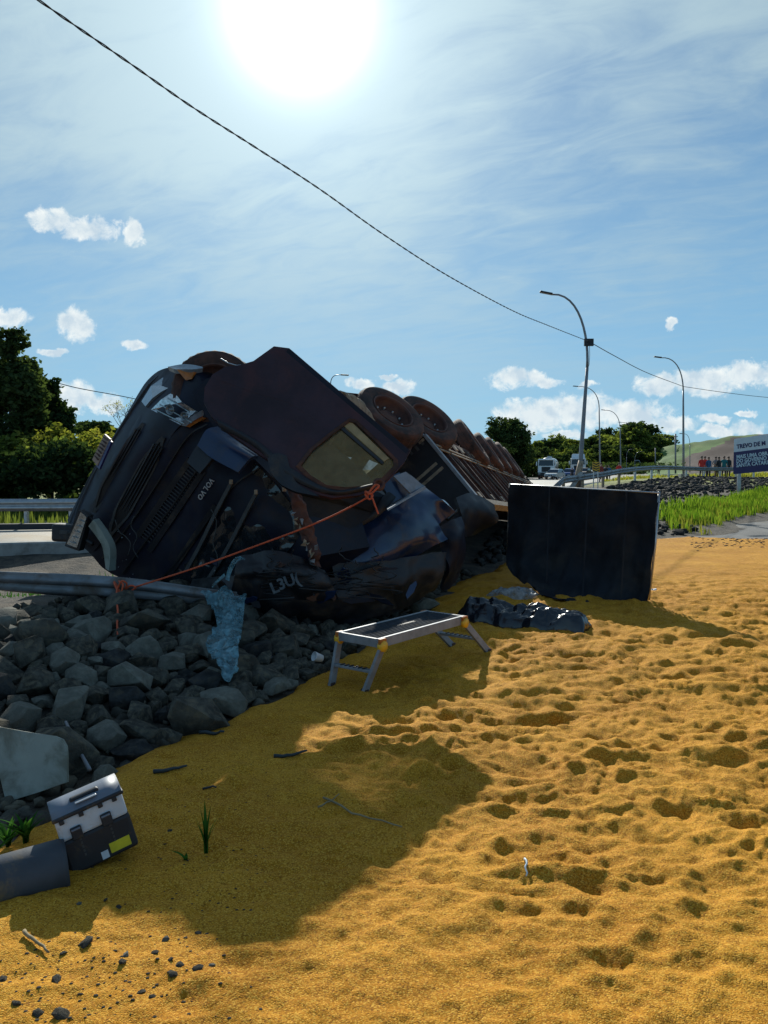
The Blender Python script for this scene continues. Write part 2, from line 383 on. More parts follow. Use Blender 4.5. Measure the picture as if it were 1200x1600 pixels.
def thin_mat(name, col, alpha, rough=.4, tr=.4, holes=0.0):
    m = bpy.data.materials.new(name); m.use_nodes = True; t = NT(m.node_tree); t.n.clear()
    out = t.add('ShaderNodeOutputMaterial'); tc = t.add('ShaderNodeTexCoord').outputs['Object']
    d = t.add('ShaderNodeBsdfPrincipled'); d.inputs['Roughness'].default_value = rough
    f = t.noise(tc, 14, 5, .65); t.set(d.inputs['Base Color'], t.mix(t.ramp(f, .35, .7), tuple(c*.6 for c in col), tuple(min(1, c*1.4) for c in col)))
    tl = t.add('ShaderNodeBsdfTranslucent'); tl.inputs[0].default_value = (*col, 1)
    mx = t.add('ShaderNodeMixShader'); mx.inputs[0].default_value = tr; t.l.new(d.outputs[0], mx.inputs[1]); t.l.new(tl.outputs[0], mx.inputs[2])
    tp = t.add('ShaderNodeBsdfTransparent'); m2 = t.add('ShaderNodeMixShader')
    t.set(m2.inputs[0], t.ramp(t.noise(tc, 9, 4, .6), .3, .7, max(0, alpha-holes), min(1, alpha+holes)))
    t.l.new(tp.outputs[0], m2.inputs[1]); t.l.new(mx.outputs[0], m2.inputs[2]); t.l.new(m2.outputs[0], out.inputs[0])
    return m
M['net'] = thin_mat('torn_blue_plastic_film', (.22, .42, .48), .58, .3, .35, .42)
M['clear'] = thin_mat('clear_plastic_film', (.42, .46, .50), .62, .25, .3, .3)
M['dustglass'] = thin_mat('dusty_yellow_door_glass', (.085, .078, .038), .66, .3, .35, .12)

# ground-type materials use world-scale object coordinates
def ground_mats():
    # spilled grain
    m = bpy.data.materials.new('spilled_golden_grain'); m.use_nodes = True; t = NT(m.node_tree); b = t.n['Principled BSDF']
    tc = t.add('ShaderNodeTexCoord').outputs['Object']
    big = t.noise(tc, .9, 5, .6); mid = t.noise(tc, 9, 5, .7); vo = t.add('ShaderNodeTexVoronoi'); t.l.new(tc, vo.inputs['Vector']); vo.inputs['Scale'].default_value = 210
    sp = t.add('ShaderNodeSeparateColor'); t.l.new(vo.outputs['Color'], sp.inputs[0]); cell = sp.outputs[0]
    c = t.mix(t.ramp(big, .35, .68), (.45, .182, .010), (.60, .272, .022))
    c = t.mix(t.ramp(mid, .45, .75, 0, .55), c, (.30, .118, .008))
    c = t.mix(t.ramp(cell, .55, 1.0, 0, .75), c, (.76, .43, .07))
    c = t.mix(t.ramp(cell, .30, .0, 0, .75), c, (.17, .065, .010))
    t.set(b.inputs['Base Color'], c); b.inputs['Roughness'].default_value = .85; b.inputs['Specular IOR Level'].default_value = .12
    b1 = t.add('ShaderNodeBump'); b1.inputs['Strength'].default_value = .55; b1.inputs['Distance'].default_value = .006; t.l.new(vo.outputs['Distance'], b1.inputs['Height']); b1.invert = True
    b2 = t.add('ShaderNodeBump'); b2.inputs['Strength'].default_value = .5; b2.inputs['Distance'].default_value = .02; t.l.new(t.noise(tc, 28, 6, .7), b2.inputs['Height']); t.l.new(b1.outputs[0], b2.inputs['Normal'])
    t.l.new(b2.outputs[0], b.inputs['Normal']); M['grain'] = m
    # soil / grass ground
    m = bpy.data.materials.new('soil_and_dry_grass_ground'); m.use_nodes = True; t = NT(m.node_tree); b = t.n['Principled BSDF']
    tc = t.add('ShaderNodeTexCoord').outputs['Object']; s = t.add('ShaderNodeSeparateXYZ'); t.l.new(tc, s.inputs[0])
    soil = t.mix(t.ramp(t.noise(tc, 3, 6, .7), .35, .65), (.035, .030, .024), (.11, .085, .06))
    gr = t.mix(t.ramp(t.noise(tc, 1.2, 6, .7), .35, .65), (.10, .13, .025), (.27, .26, .06))
    far = t.ramp(t.m('ADD', s.outputs[1], t.m('MULTIPLY', t.noise(tc, .6, 4), 8)), 46, 52)
    left = t.m('MULTIPLY', t.ramp(s.outputs[0], -1, 2, 1, 0), t.ramp(s.outputs[1], 19, 22))
    t.set(b.inputs['Base Color'], t.mix(t.m('MAXIMUM', far, left), soil, gr)); b.inputs['Roughness'].default_value = .95
    bp = t.add('ShaderNodeBump'); bp.inputs['Strength'].default_value = .9; bp.inputs['Distance'].default_value = .05; t.l.new(t.noise(tc, 14, 6, .7), bp.inputs['Height']); t.l.new(bp.outputs[0], b.inputs['Normal'])
    M['ground'] = m
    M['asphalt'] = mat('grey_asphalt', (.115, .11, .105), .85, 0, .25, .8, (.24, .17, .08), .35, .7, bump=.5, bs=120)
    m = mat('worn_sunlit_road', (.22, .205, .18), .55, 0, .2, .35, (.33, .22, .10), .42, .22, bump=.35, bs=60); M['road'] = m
    M['stone'] = mat('grey_basalt_rock', (.066, .061, .050), .95, 0, .5, 3.5, (.15, .125, .085), .5, 6, spec=.2, bump=.9, bs=22)
    M['stonel'] = mat('pale_grey_rock', (.13, .125, .10), .95, 0, .4, 3.5, (.10, .09, .07), .5, 6, bump=.7, bs=22)
    M['stoned'] = mat('dark_basalt_rock', (.034, .034, .034), .95, 0, .5, 3.5, (.075, .062, .045), .45, 5, spec=.15, bump=.7, bs=22)
    M['cut'] = mat('brown_cut_earth', (.050, .027, .021), .95, 0, .3, .25, (.06, .04, .03), .4, .6, bump=.5, bs=3)
    M['hillg'] = mat('bright_hill_grass', (.055, .125, .014), .95, 0, .35, .12, (.12, .15, .03), .4, .3, bump=.5, bs=4)
ground_mats()

# ------------------------------------------------------------------ numpy noise
def vnoise(x, y, seed=0):
    r = np.random.default_rng(seed); T = r.random((256, 256)).astype(np.float32)
    xi = np.floor(x).astype(int); yi = np.floor(y).astype(int); fx = x-xi; fy = y-yi
    fx = fx*fx*fx*(fx*(fx*6-15)+10); fy = fy*fy*fy*(fy*(fy*6-15)+10)
    g = lambda a, b: T[a & 255, b & 255]
    return (g(xi, yi)*(1-fx)+g(xi+1, yi)*fx)*(1-fy)+(g(xi, yi+1)*(1-fx)+g(xi+1, yi+1)*fx)*fy-.5
def fbm(x, y, seed=0, oct=4, gain=.5):
    a = 1.0; s = 0; 
    for o in range(oct): s = s+a*vnoise(x*2**o+7.3*o, y*2**o-3.1*o, seed+o); a *= gain
    return s
def sdist(x, y, poly_):                # signed distance, positive inside
    d = np.full(x.shape, 1e9); ins = np.zeros(x.shape, bool); n = len(poly_)
    for i in range(n):
        (ax, ay), (bx, by) = poly_[i], poly_[(i+1) % n]; ex, ey = bx-ax, by-ay
        t = np.clip(((x-ax)*ex+(y-ay)*ey)/(ex*ex+ey*ey+1e-12), 0, 1)
        d = np.minimum(d, np.hypot(x-ax-t*ex, y-ay-t*ey))
        c = ((ay > y) != (by > y)) & (x < (bx-ax)*(y-ay)/((by-ay) if by != ay else 1e-9)+ax); ins ^= c
    return np.where(ins, d, -d)

# ------------------------------------------------------------------ terrain height
TOE = [(-4.5, 2.0), (-2.4, 2.72), (-1.85, 3.1), (-1.62, 3.8), (-1.55, 4.45), (-1.05, 5.35), (-.42, 6.9), (.4, 9.3), (1.2, 12.3), (3.2, 15.6), (5.4, 18.0), (7.0, 19.3)]
CTRL = [(-4.5,1,-.06),(-2,0,-.12),(-2.6,2.8,-.10),(-1.9,3.2,-.12),(-1.68,3.9,-.12),(-1.6,4.5,-.12),(-1.1,5.4,-.12),(-.5,6.95,-.12),(.32,9.35,-.12),(1.1,12.4,-.12),(3.1,15.7,-.12),(5.4,18.1,-.12),(0,0,-.12),(0,4,-.12),(3,2,-.12),(3,8,-.12),(6,4,-.12),(6,12,-.12),(10,8,-.12),(10,16,-.12),(15,15,-.12),(25,5,-.12),(25,20,-.12),
    (0,-10,-.12),(15,-15,-.12),(-15,-10,0),(30,-30,-.12),(-30,-30,0),(12,24,-.12),(17,30,-.12),(25,34,-.12),(40,30,-.1),
    (-4.2,5.2,.34),(-3.7,6.4,.36),(-3.1,8,.36),(-2.3,9.8,.34),(-1.6,12,.30),(-6,4.6,.34),(-8,4,.35),(-12,2,.4),(-2.95,4.9,.16),(-2.3,3.9,-.14),(-3.2,3.9,-.10),(-2.3,4.3,-.08),(-2.4,5.6,.22),(-1.9,7.2,.2),(-1.1,9.2,.16),(-.3,12,.12),
    (-12,8,.1),(-10,8,.08),(-6,8.8,.1),(-10,12,-.2),(-5,12,-.2),(-4,13.5,-.15),(-7.5,13.8,-.2),(-14,13,-.2),(-3,10.5,.1),(-7.5,15.2,.25),(-14,14.6,.25),(-14,18.4,.25),(-7.5,18.8,.25),(-30,16,.25),(-3,15,.28),(0,19,.26),(2,24,.28),(4,30,.32),(0,30,.25),(6,38,.45),
    (1.8,16,.05),(4.2,20,.12),(6.6,24,.22),(7.5,28,.35),(8.0,34.3,.54),(11.7,41,.74),(15.7,48,1.02),(20.8,56,1.15),(25,60,1.05),(28.6,63,1.05),(33,66,1.05),(45,74,1.1),
    (9.3,24,.12),(12,30,.30),(16,38,.50),(22,46,.72),(30,52,.8),(40,58,.85),(60,60,.9),
    (10,50,.5),(12,60,.38),(17,75,.32),(22,100,.30),(26,118,.32),(24,70,.8),(32,85,.9),(45,110,1.1),(50,150,1.2),(35,140,.7),(70,100,1.6),(100,120,2),(100,40,1),
    (-20,30,.3),(-10,25,.2),(-10,40,.3),(-40,40,.5),(0,60,.25),(-30,90,.5),(0,120,.3),(20,170,.4),(60,200,1.3),(-60,0,.4),(-60,150,.5),(120,220,1.5),(0,260,.5)]
CT = np.array(CTRL, dtype=float)
def _rbf():
    d = np.hypot(CT[:, None, 0]-CT[None, :, 0], CT[:, None, 1]-CT[None, :, 1]); n = len(CT)
    A = np.zeros((n+1, n+1)); A[:n, :n] = -d+np.eye(n)*-.02; A[n, :n] = 1; A[:n, n] = 1
    return np.linalg.solve(A, np.append(CT[:, 2], 0))
WR = _rbf()
ROAD_N = [(-40,13.6),(-14,14.3),(-7.5,15.0),(-4,15.9),(-1,18.2),(1.5,22),(4,28),(7,36),(10.6,44),(15,54),(19.5,66),(26,84),(36,106),(52,128),(80,160),(130,200)]
ROAD_F = [(-40,18.3),(-14,18.3),(-9.3,18.5),(-7.5,18.8),(-5.5,20.2),(-4,24),(-2,31),(1,42),(5,58),(10,80),(15,105),(20,128),(28,150),(45,175),(80,205),(110,240)]
ROADP = ROAD_N+ROAD_F[::-1]
def hbase(x, y):
    x = np.asarray(x, float); y = np.asarray(y, float); s = np.full(x.shape, WR[-1])
    for i in range(len(CT)): s -= WR[i]*np.hypot(x-CT[i, 0], y-CT[i, 1])
    fade = np.clip(1-(np.hypot(x, y)-180)/120, 0, 1); return s*fade+.4*(1-fade)
def hroad(x, y): return hbase(x, y)+.0
def hground(x, y):
    h = hbase(x, y); rd = sdist(x, y, ROADP); near = np.clip(1-(np.hypot(x, y)-60)/40, 0, 1)
    h = h+fbm(np.asarray(x)*1.6, np.asarray(y)*1.6, 40, 4)*.07*near*np.clip(-rd/1.5, 0, 1)*np.where((np.asarray(x) > 6) & (np.asarray(y) < 26), .2, 1)
    h = np.where(rd > -.4, h-.16*np.clip((rd+.4)/.4, 0, 1), h); return h
def hg(x, y): return float(hground(np.array([x]), np.array([y]))[0])
def axis_pts(lo, hi, fine_lo, fine_hi, step):
    a = list(np.arange(fine_lo, fine_hi, step)); s = step; v = fine_hi
    while v < hi: a.append(v); s *= 1.13; v += s
    a.append(hi); s = step; v = fine_lo; b = []
    while v > lo: s *= 1.13; v -= s; b.append(max(v, lo))
    return np.array(sorted(set(b+a)))
def grid_mesh(name, X, Y, Z):
    nx, ny = X.shape[1], X.shape[0]; V = np.stack([X, Y, Z], -1).reshape(-1, 3)
    i = np.arange(ny-1)[:, None]*nx+np.arange(nx-1)[None, :]; i = i.ravel()
    return np_mesh(name, V, np.stack([i, i+1, i+nx+1, i+nx], 1))
xs = axis_pts(-4000, 4000, -12, 26, .3); ys = axis_pts(-600, 7000, -2, 62, .3)
X, Y = np.meshgrid(xs, ys)
ground = link('ground', grid_mesh('ground', X, Y, hground(X, Y)), M['ground'], None, True)
tag(ground, 'dark soil and dry grass ground around the crash site', kind='structure')
def strip(name, Ln, Lf, mat_, zf, n=10, m=160):
    """sheet between two edge polylines with a skirt at both sides"""
    def rs(L, k):
        L = np.array(L, float); t = np.linspace(0, len(L)-1, k); return np.stack([np.interp(t, range(len(L)), L[:, 0]), np.interp(t, range(len(L)), L[:, 1])], 1)
    A = rs(Ln, m); B = rs(Lf, m); u = np.linspace(0, 1, n)[:, None, None]; Q = A[None]*(1-u)+B[None]*u
    X, Y = Q[..., 0], Q[..., 1]; Z = zf(X, Y)
    X = np.concatenate([X[:1], X, X[-1:]]); Y = np.concatenate([Y[:1], Y, Y[-1:]]); Z = np.concatenate([Z[:1]-.35, Z, Z[-1:]-.35])
    return link(name, grid_mesh(name, X, Y, Z), mat_, None, False)
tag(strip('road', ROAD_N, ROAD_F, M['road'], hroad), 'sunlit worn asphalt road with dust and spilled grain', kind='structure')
# kerb and wall along the near road edge on the left, dark kerb on its far side
def ribbon(name, path, w, h, mat_, zf, parent=None, dz=0.0):
    bm = bmesh.new(); rings = []
    pts = [Vector((x, y, 0)) for x, y in path]
    for i, p in enumerate(pts):
        t = (pts[min(i+1, len(pts)-1)]-pts[max(i-1, 0)]).normalized(); s = Vector((-t.y, t.x, 0))*w/2; z = float(zf(np.array([p.x]), np.array([p.y]))[0])+dz
        rings.append([bm.verts.new((p-s).to_tuple()[:2]+(z-.3,)), bm.verts.new((p-s*.85).to_tuple()[:2]+(z+h,)), bm.verts.new((p+s*.85).to_tuple()[:2]+(z+h,)), bm.verts.new((p+s).to_tuple()[:2]+(z-.3,))])
    for a, b in zip(rings, rings[1:]):
        for k in range(3): bm.faces.new((a[k], a[k+1], b[k+1], b[k]))
    bm.faces.new(rings[0]); bm.faces.new(rings[-1][::-1])
    return link(name, bm_mesh(bm), mat_, parent)
def resamp(L, k):
    L = np.array(L, float); t = np.linspace(0, len(L)-1, k); return list(zip(np.interp(t, range(len(L)), L[:, 0]), np.interp(t, range(len(L)), L[:, 1])))
def low_wall():
    L = resamp([(-40,13.1),(-14,13.9),(-7.5,14.6),(-4,15.6),(-1.3,17.8)], 40); bm = bmesh.new(); rings = []
    for i, (x, y) in enumerate(L):
        a, b = L[max(i-1, 0)], L[min(i+1, 39)]; t = Vector((b[0]-a[0], b[1]-a[1], 0)).normalized(); n = Vector((-t.y, t.x, 0))
        rings.append([bm.verts.new((x-n.x*.0, y-n.y*.0, -.6)), bm.verts.new((x, y, .27)), bm.verts.new((x+n.x*.03, y+n.y*.03, .30)), bm.verts.new((x+n.x*.32, y+n.y*.32, .30)), bm.verts.new((x+n.x*.35, y+n.y*.35, -.6))])
    for a, b in zip(rings, rings[1:]):
        for k in range(4): bm.faces.new((a[k], a[k+1], b[k+1], b[k]))
    return link('retaining_wall', bm_mesh(bm), M['concrete'])
tag(low_wall(), 'low grey concrete retaining wall along the near road edge at the left', kind='structure')
tag(ribbon('kerb', resamp([(-40,18.6),(-14,18.55),(-9.3,18.75),(-7.5,19.0),(-5.8,20.3)], 30), .25, .13, M['blackpl'], hroad), 'dark kerb along the far road edge', kind='structure')
# road marking
tag(strip('road_edge_line', [(x, y+.35) for x, y in ROAD_N[:5]], [(x, y+.47) for x, y in ROAD_N[:5]], M['lettersign'], lambda a, b: hroad(a, b)+.006, 2, 60), 'worn white edge line on the road', kind='structure')
# asphalt yard on the right
def sheet(name, poly_, z, mat_):
    return poly(name, [Vector((x, y, z)) for x, y in poly_], mat_, None, .06)
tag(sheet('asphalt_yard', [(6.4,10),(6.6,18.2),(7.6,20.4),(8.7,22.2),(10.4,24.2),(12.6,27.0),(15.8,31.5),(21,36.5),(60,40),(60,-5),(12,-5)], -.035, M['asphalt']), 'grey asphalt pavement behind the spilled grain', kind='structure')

# ------------------------------------------------------------------ spilled grain
GRP = [(-4.5,-3),(-4.5, 1.9)]+TOE[1:]+[(7.9,19.6),(9.4,19.2),(11,18.4),(14,17.4),(20,16.5),(26,15),(26,-3)]
FOOT = []
r2 = np.random.default_rng(21)
for _ in range(1300):
    D = 2.3+9.5*r2.random()**1.1; FOOT.append((D*(r2.random()*1.1-.30), D, .045+.06*r2.random(), .030+.030*r2.random(), r2.random()*6.28, .006+.021*r2.random()*min(1, (D-1.5)/2)))
for (a, b, s, dp) in [(948,1505,.085,.06),(1022,1478,.07,.045),(1092,1506,.075,.06),(965,1330,.075,.035),(950,1358,.075,.03),(1060,1120,.12,.05),(1165,1160,.12,.05),(1195,1222,.12,.07),(1180,1258,.06,.04),(1177,1328,.04,.04),
                  (868,1278,.07,.03),(781,1371,.055,.03),(798,1495,.06,.03),(790,1270,.09,.025),(1030,1377,.05,.02),(925,1185,.07,.045),(1020,1235,.05,.03),(900,1225,.09,.03),(690,1335,.05,.02),(620,1180,.10,.03),(690,1215,.10,.03),(590,1225,.06,.03)]:
    g = G(a, b); FOOT.append((g.x, g.y, s*.85, s*.5, .3, dp*.5))
def hgrain(x, y):
    e = sdist(x, y, GRP); r = np.hypot(x, y)
    e = e+fbm(x*2.2, y*2.2, 3, 4)*.22*np.clip(r/6, .5, 2.0)
    trod = np.clip((y-1.9)/2.0, .22, 1)*np.clip((14-y)/4, .18, 1)*np.clip((x+1.2)/1.4, .42, 1)
    wx = x+.18*vnoise(x*2.1, y*2.1, 90); wy = y+.18*vnoise(x*2.1, y*2.1, 91)
    n1 = fbm(wx*2.9, wy*5.6, 5, 3, .45); n2 = fbm(wx*8, wy*10.5, 11, 3)
    rid = 1-np.abs(fbm(wx*4.2, wy*6.4, 17, 3))*3.0
    rid2 = 1-np.abs(fbm(wx*9, wy*13, 19, 3))*3.0
    h = trod*(.060*n1+.028*n2+.018*rid+.006*rid2)+.05*fbm(x*.55, y*.55, 23, 3)+.013*fbm(x*14, y*16, 31, 4)*np.clip(1.2-r/12, .2, 1)
    for (fx, fy, a, b, th, dp) in FOOT:
        m = (np.abs(x-fx) < .45) & (np.abs(y-fy) < .45)
        if not m.any(): continue
        dx = x[m]-fx; dy = y[m]-fy; c, s = math.cos(th), math.sin(th); q = ((dx*c+dy*s)/a)**2+((dy*c-dx*s)/b)**2
        h[m] += -dp*.52*np.exp(-q*.8)+dp*.22*np.exp(-(np.sqrt(q)-1.9)**2*2.2)
    k = np.clip(e/.35, 0, 1); return h*np.clip(e/.4, 0, 1)+np.where(e < 0, -.08+np.maximum(e, -1)*.30, -.08*(1-k)**2)
th1 = np.arange(-.50, .50, .0019); th0 = np.concatenate([np.arange(-1.35, -.50, .02), th1, np.arange(.50, 1.4, .02)])
rr = np.exp(np.arange(math.log(.5), math.log(29), .0044))
TH, RR = np.meshgrid(th0, rr); X = RR*np.sin(TH); Y = RR*np.cos(TH)
grain = link('spilled_grain', grid_mesh('spilled_grain', X, Y, hgrain(X, Y)), M['grain'], None, True)
tag(grain, 'golden spilled grain spread over the ground, trodden with footprints', 'spilled grain', kind='stuff')
def hz(x, y): return max(float(hgrain(np.array([x]), np.array([y]))[0]), hg(x, y))

# ------------------------------------------------------------------ rocks
def rock_mesh(seed, flat=.75):
    r = random.Random(seed); bm = bmesh.new()
    for _ in range(15):
        v = Vector((r.gauss(0, 1), r.gauss(0, 1), r.gauss(0, 1))).normalized()*(.42+.13*r.random()); v.z *= flat; v.y *= .85; bm.verts.new(v)
    h = bmesh.ops.convex_hull(bm, input=bm.verts); bmesh.ops.delete(bm, geom=[g for g in h['geom_interior'] if isinstance(g, bmesh.types.BMVert)], context='VERTS')
    bmesh.ops.bevel(bm, geom=list(bm.edges), offset=.010, segments=1, affect='EDGES')
    bmesh.ops.triangulate(bm, faces=bm.faces)
    for v in bm.verts: v.co *= 1+.06*hn(v.co+Vector((seed, 0, 0)), 3.5)
    me = bm_mesh(bm, 'stone'); me.polygons.foreach_set('use_smooth', [True]*len(me.polygons)); sharp(me, 24)
    return me
ROCKS = []
for k in range(14):
    me = rock_mesh(100+k, .6+.3*random.random()); me.materials.append(M[('stone', 'stonel', 'stone', 'stone', 'stoned')[k % 5]]); ROCKS.append(me)
TL = np.array(TOE)
def toe_dist(x, y): return -sdist(x, y, GRP)
def scatter_rocks():
    root = empty('rock_embankment', (-2.5, 6, 0), 'bank of grey angular rocks between the spilled grain and the guardrail', kind='structure')
    r = random.Random(5); placed = []; tries = 0; spec = []
    sizes = [.40]*20+[.31]*60+[.235]*190+[.17]*620
    N = 60000; Xr = np.array([r.uniform(-5.2, 1.6) for _ in range(N)]); Yr = np.array([r.uniform(2.4, 13) for _ in range(N)]); TD = toe_dist(Xr, Yr); k = 0
    for s in sizes:
        s *= r.uniform(.85, 1.2)
        for _ in range(260):
            k = (k+1) % N; x, y, d = Xr[k], Yr[k], TD[k]
            if d < .02+s*.1 or d > 2.6: continue
            if y < 4.0 and s > .2: continue
            if x < -1.62 and y < 4.35 and s > .12: continue
            if x/y*1200+600 > 470 and (s > .2 or r.random() < .6): continue
            if all((x-a)**2+(y-b)**2 > ((s+c)*.37)**2 for a, b, c in placed):
                placed.append((x, y, s)); break
    placed.sort(key=lambda q: -(q[2]/math.hypot(q[0], q[1]))); hz_ = hground(np.array([p[0] for p in placed]), np.array([p[1] for p in placed]))
    vis = [(p, z) for p, z in zip(placed, hz_)]
    for i, ((x, y, s), z) in enumerate(vis[:295]):
        o = bpy.data.objects.new('stone', ROCKS[r.randrange(14)]); COL.objects.link(o); o.parent = root
        o.location = Vector((x, y, z+s*.20))-root.location; o.rotation_euler = (r.uniform(-.5, .5), r.uniform(-.5, .5), r.uniform(0, 6.28)); o.scale = (s*1.15, s*1.15, s*1.1)
    V = []; F = []; nv = 0
    def addrock(x, y, z, s):
        nonlocal nv
        me = ROCKS[r.randrange(14)]; v = np.empty(len(me.vertices)*3, np.float32); me.vertices.foreach_get('co', v); v = v.reshape(-1, 3)
        f = np.array([p.vertices[:] for p in me.polygons], np.int32); a = r.uniform(0, 6.28); c, q = math.cos(a), math.sin(a)
        v = v*s; v = np.stack([v[:, 0]*c-v[:, 1]*q, v[:, 0]*q+v[:, 1]*c, v[:, 2]], 1)+(x, y, z); V.append(v); F.append(f+nv); nv += len(v)
    for (x, y, s), z in vis[295:]: addrock(x, y, z+s*.2, s)
    for k in range(0, 5200):
        x, y, d = Xr[k], Yr[k], TD[k]
        if .0 < d < 3.0: addrock(x, y, hg(x, y)+.02, r.uniform(.05, .16))
    o = link('small_stones', np_mesh('small_stones', np.concatenate(V), np.concatenate(F)), M['stone'], root); o['kind'] = 'stuff'
    # rubble on the right-hand bank
    V = []; F = []; nv = 0; n = 0; sl_poly = [(1.6,13.6),(3.0,15.9),(5.2,18.2),(7.4,19.7),(8.6,21.2),(9.2,23.5),(13,29.5),(20,38),(30,44),(40,50),(40,62),(28.6,62),(20.8,55),(15.7,47.3),(11.7,40.3),(8,33.6),(4.5,24),(2.5,18)]
    Xr = np.array([r.uniform(1.5, 40) for _ in range(26000)]); Yr = np.array([r.uniform(13, 61) for _ in range(26000)]); S = sdist(Xr, Yr, sl_poly); H = hground(Xr, Yr)
    for x, y, s_, z in zip(Xr, Yr, S, H):
        if s_ > 0 and n < 7500:
            if x > 9.5 and y < 40 and r.random() < .5: continue
            if y > 44 and r.random() < .5: continue
            addrock(x, y, z+.03, r.uniform(.10, .20+.22*r.random())*(1 if y < 40 else 1.3)); n += 1
    o = link('rubble_bank', np_mesh('rubble_bank', np.concatenate(V), np.concatenate(F)), M['stoned']); tag(o, 'dark broken rubble covering the slope under the far guardrail', 'rubble', kind='stuff')
scatter_rocks()

# ------------------------------------------------------------------ vegetation
def leaf_quads(C, size, r, up=.3):
    """one small kinked leaf clump (two triangles) per centre"""
    n = len(C); a = r.normal(size=(n, 3)); a[:, 2] *= .6; a /= np.linalg.norm(a, axis=1)[:, None]
    b = r.normal(size=(n, 3)); b -= (b*a).sum(1)[:, None]*a; b /= np.linalg.norm(b, axis=1)[:, None]
    s = size*(.6+.8*r.random((n, 1))); c = np.cross(a, b)*s*.25
    V = np.stack([C-a*s, C-b*s*.6+c, C+a*s, C+b*s*.6+c], 1).reshape(-1, 3)
    F = np.arange(4*n).reshape(-1, 4); return V, F
def crown_pts(lobes, n, r, shell=.5, sp=.13):
    """points in the lobes, mostly near their surface, broken into clusters so that gaps stay open"""
    w = np.array([l[3]*l[4]*l[5] for l in lobes])**.7; w /= w.sum(); out = []
    for l, k in zip(lobes, (w*n).astype(int)+1):
        nc = max(8, k//26); d = r.normal(size=(nc, 3)); d /= np.linalg.norm(d, axis=1)[:, None]; rad = (shell+(1-shell)*r.random((nc, 1)))
        cc = d*rad*np.array(l[3:6]); i = r.integers(0, nc, k)
        out.append(np.array(l[:3])+cc[i]+r.normal(size=(k, 3))*np.array(l[3:6])*sp)
    return np.concatenate(out)
def make_lobes(r, h, w, kind):
    L = []
    if kind == 'round':
        for _ in range(13):
            a = r.random()*6.28; q = r.random()**.5*w*.33; z = h*(.34+.5*r.random()); s = w*(.15+.11*r.random()); L.append((q*math.cos(a), q*math.sin(a), z, s, s, s*.8))
    elif kind == 'umbrella':
        for _ in range(15):
            a = r.random()*6.28; q = r.random()**.5*w*.40; z = h*(.84+.11*r.random()); s = w*(.12+.06*r.random()); L.append((q*math.cos(a), q*math.sin(a), z, s, s, s*.5))
        for _ in range(4):
            a = r.random()*6.28; q = w*.22; L.append((q*math.cos(a), q*math.sin(a), h*.62, w*.10, w*.10, w*.05))
    elif kind == 'tall':
        for k in range(26):
            a = r.random()*6.28; t = r.random(); q = r.random()**.5*w*.38*(1.1-t*.75); z = h*(.16+.80*t); s = w*(.12+.10*r.random())*(1.15-t*.45); L.append((q*math.cos(a), q*math.sin(a), z, s, s, s*1.1))
    return L
def tree_parts(r, h, w, kind, n, leaf, mt, root):
    L = make_lobes(r, h, w, kind); C = crown_pts(L, n, r, .5, .20 if kind == 'tall' else .14); V, F = leaf_quads(C, leaf, r)
    cr_ = link('crown', np_mesh('crown', V, F), mt, None); cr_.parent = root
    bm = bmesh.new(); th = h*(.78 if kind != 'umbrella' else .8); bend = [(0, 0, -.2), (h*.01, 0, th*.3), (-h*.012, h*.01, th*.65), (0, 0, th)]
    bm_tube(bm, bend, [h*.028, h*.022, h*.015, h*.006], 8)
    for l in L[:9]:
        z0 = max(h*.2, l[2]-h*.22); bm_tube(bm, [(0, 0, z0), (l[0]*.5, l[1]*.5, (z0+l[2])/2+h*.02), l[:3]], [h*.012, h*.008, h*.003], 5)
    tr = link('trunk', bm_mesh(bm), M['bark'], None); tr.parent = root
def tree(name, x, y, h, w, kind, n, leaf, mt, label, cat='tree', group=None, seed=0, z=None):
    root = empty(name, (x, y, hg(x, y)-.05 if z is None else z), label, cat, group)
    tree_parts(np.random.default_rng(seed), h, w, kind, n, leaf, M[mt], root); return root
# left side, near trees beyond the road
tree('eucalyptus_tree', -13.95, 29.0, 6.8, 3.5, 'tall', 26000, .10, 'leafd', 'tall dark eucalyptus-like tree at the left edge beyond the road', seed=3)
tree('eucalyptus_tree', -13.7, 31.5, 5.3, 3.0, 'tall', 14000, .10, 'leafd', 'shorter drooping dark tree just right of the tall left edge tree', seed=4)
BUSH = [(-14.0, 25.0, 3.0, 4.6, 'leafd', 'low dark bush at the foot of the tall left edge tree'),(-10.9, 25.2, 2.2, 4.0, 'leafd', 'dark low bush right behind the far guardrail at left'),
        (-12.6, 26.5, 2.5, 3.8, 'leafm', 'round green bush below the dark trees behind the far guardrail'),
        (-11.6, 29.5, 2.8, 4.6, 'leafy', 'wide olive green bush left of the yellowish one behind the guardrail'),
        (-11.4, 33, 2.9, 4.6, 'leafy', 'yellowish green bushy tree right beside the overturned cab nose'),
        (-8.4, 34, 2.7, 5.0, 'leafy', 'yellowish bush partly hidden behind the overturned cab'),
        (-16.0, 27.5, 3.2, 5.0, 'leafd', 'dark green bush at the far left behind the guardrail'),
        (-8.4, 24.2, 1.7, 3.0, 'leafm', 'low green shrub right behind the far guardrail near the cab')]
for i, (x, y, h, w, mt, lb) in enumerate(BUSH): tree('bushy_tree', x, y, h, w, 'round', 9000, .10, mt, lb, 'bush', 'bushes beyond the far guardrail', 20+i)
g_ = G(20, 808, .3)
tree('roadside_shrub', -11.6, 21.0, .75, 1.6, 'round', 1500, .06, 'grassg', 'small bright green shrub under the left guardrail', 'shrub', seed=40)
q = P(140, 740, 80)
tree('umbrella_pine', q.x, 80, 6.2, 6.2, 'umbrella', 9000, .22, 'leafd', 'flat topped dark pine standing behind the yellowish bushes at left', 'pine', seed=41)
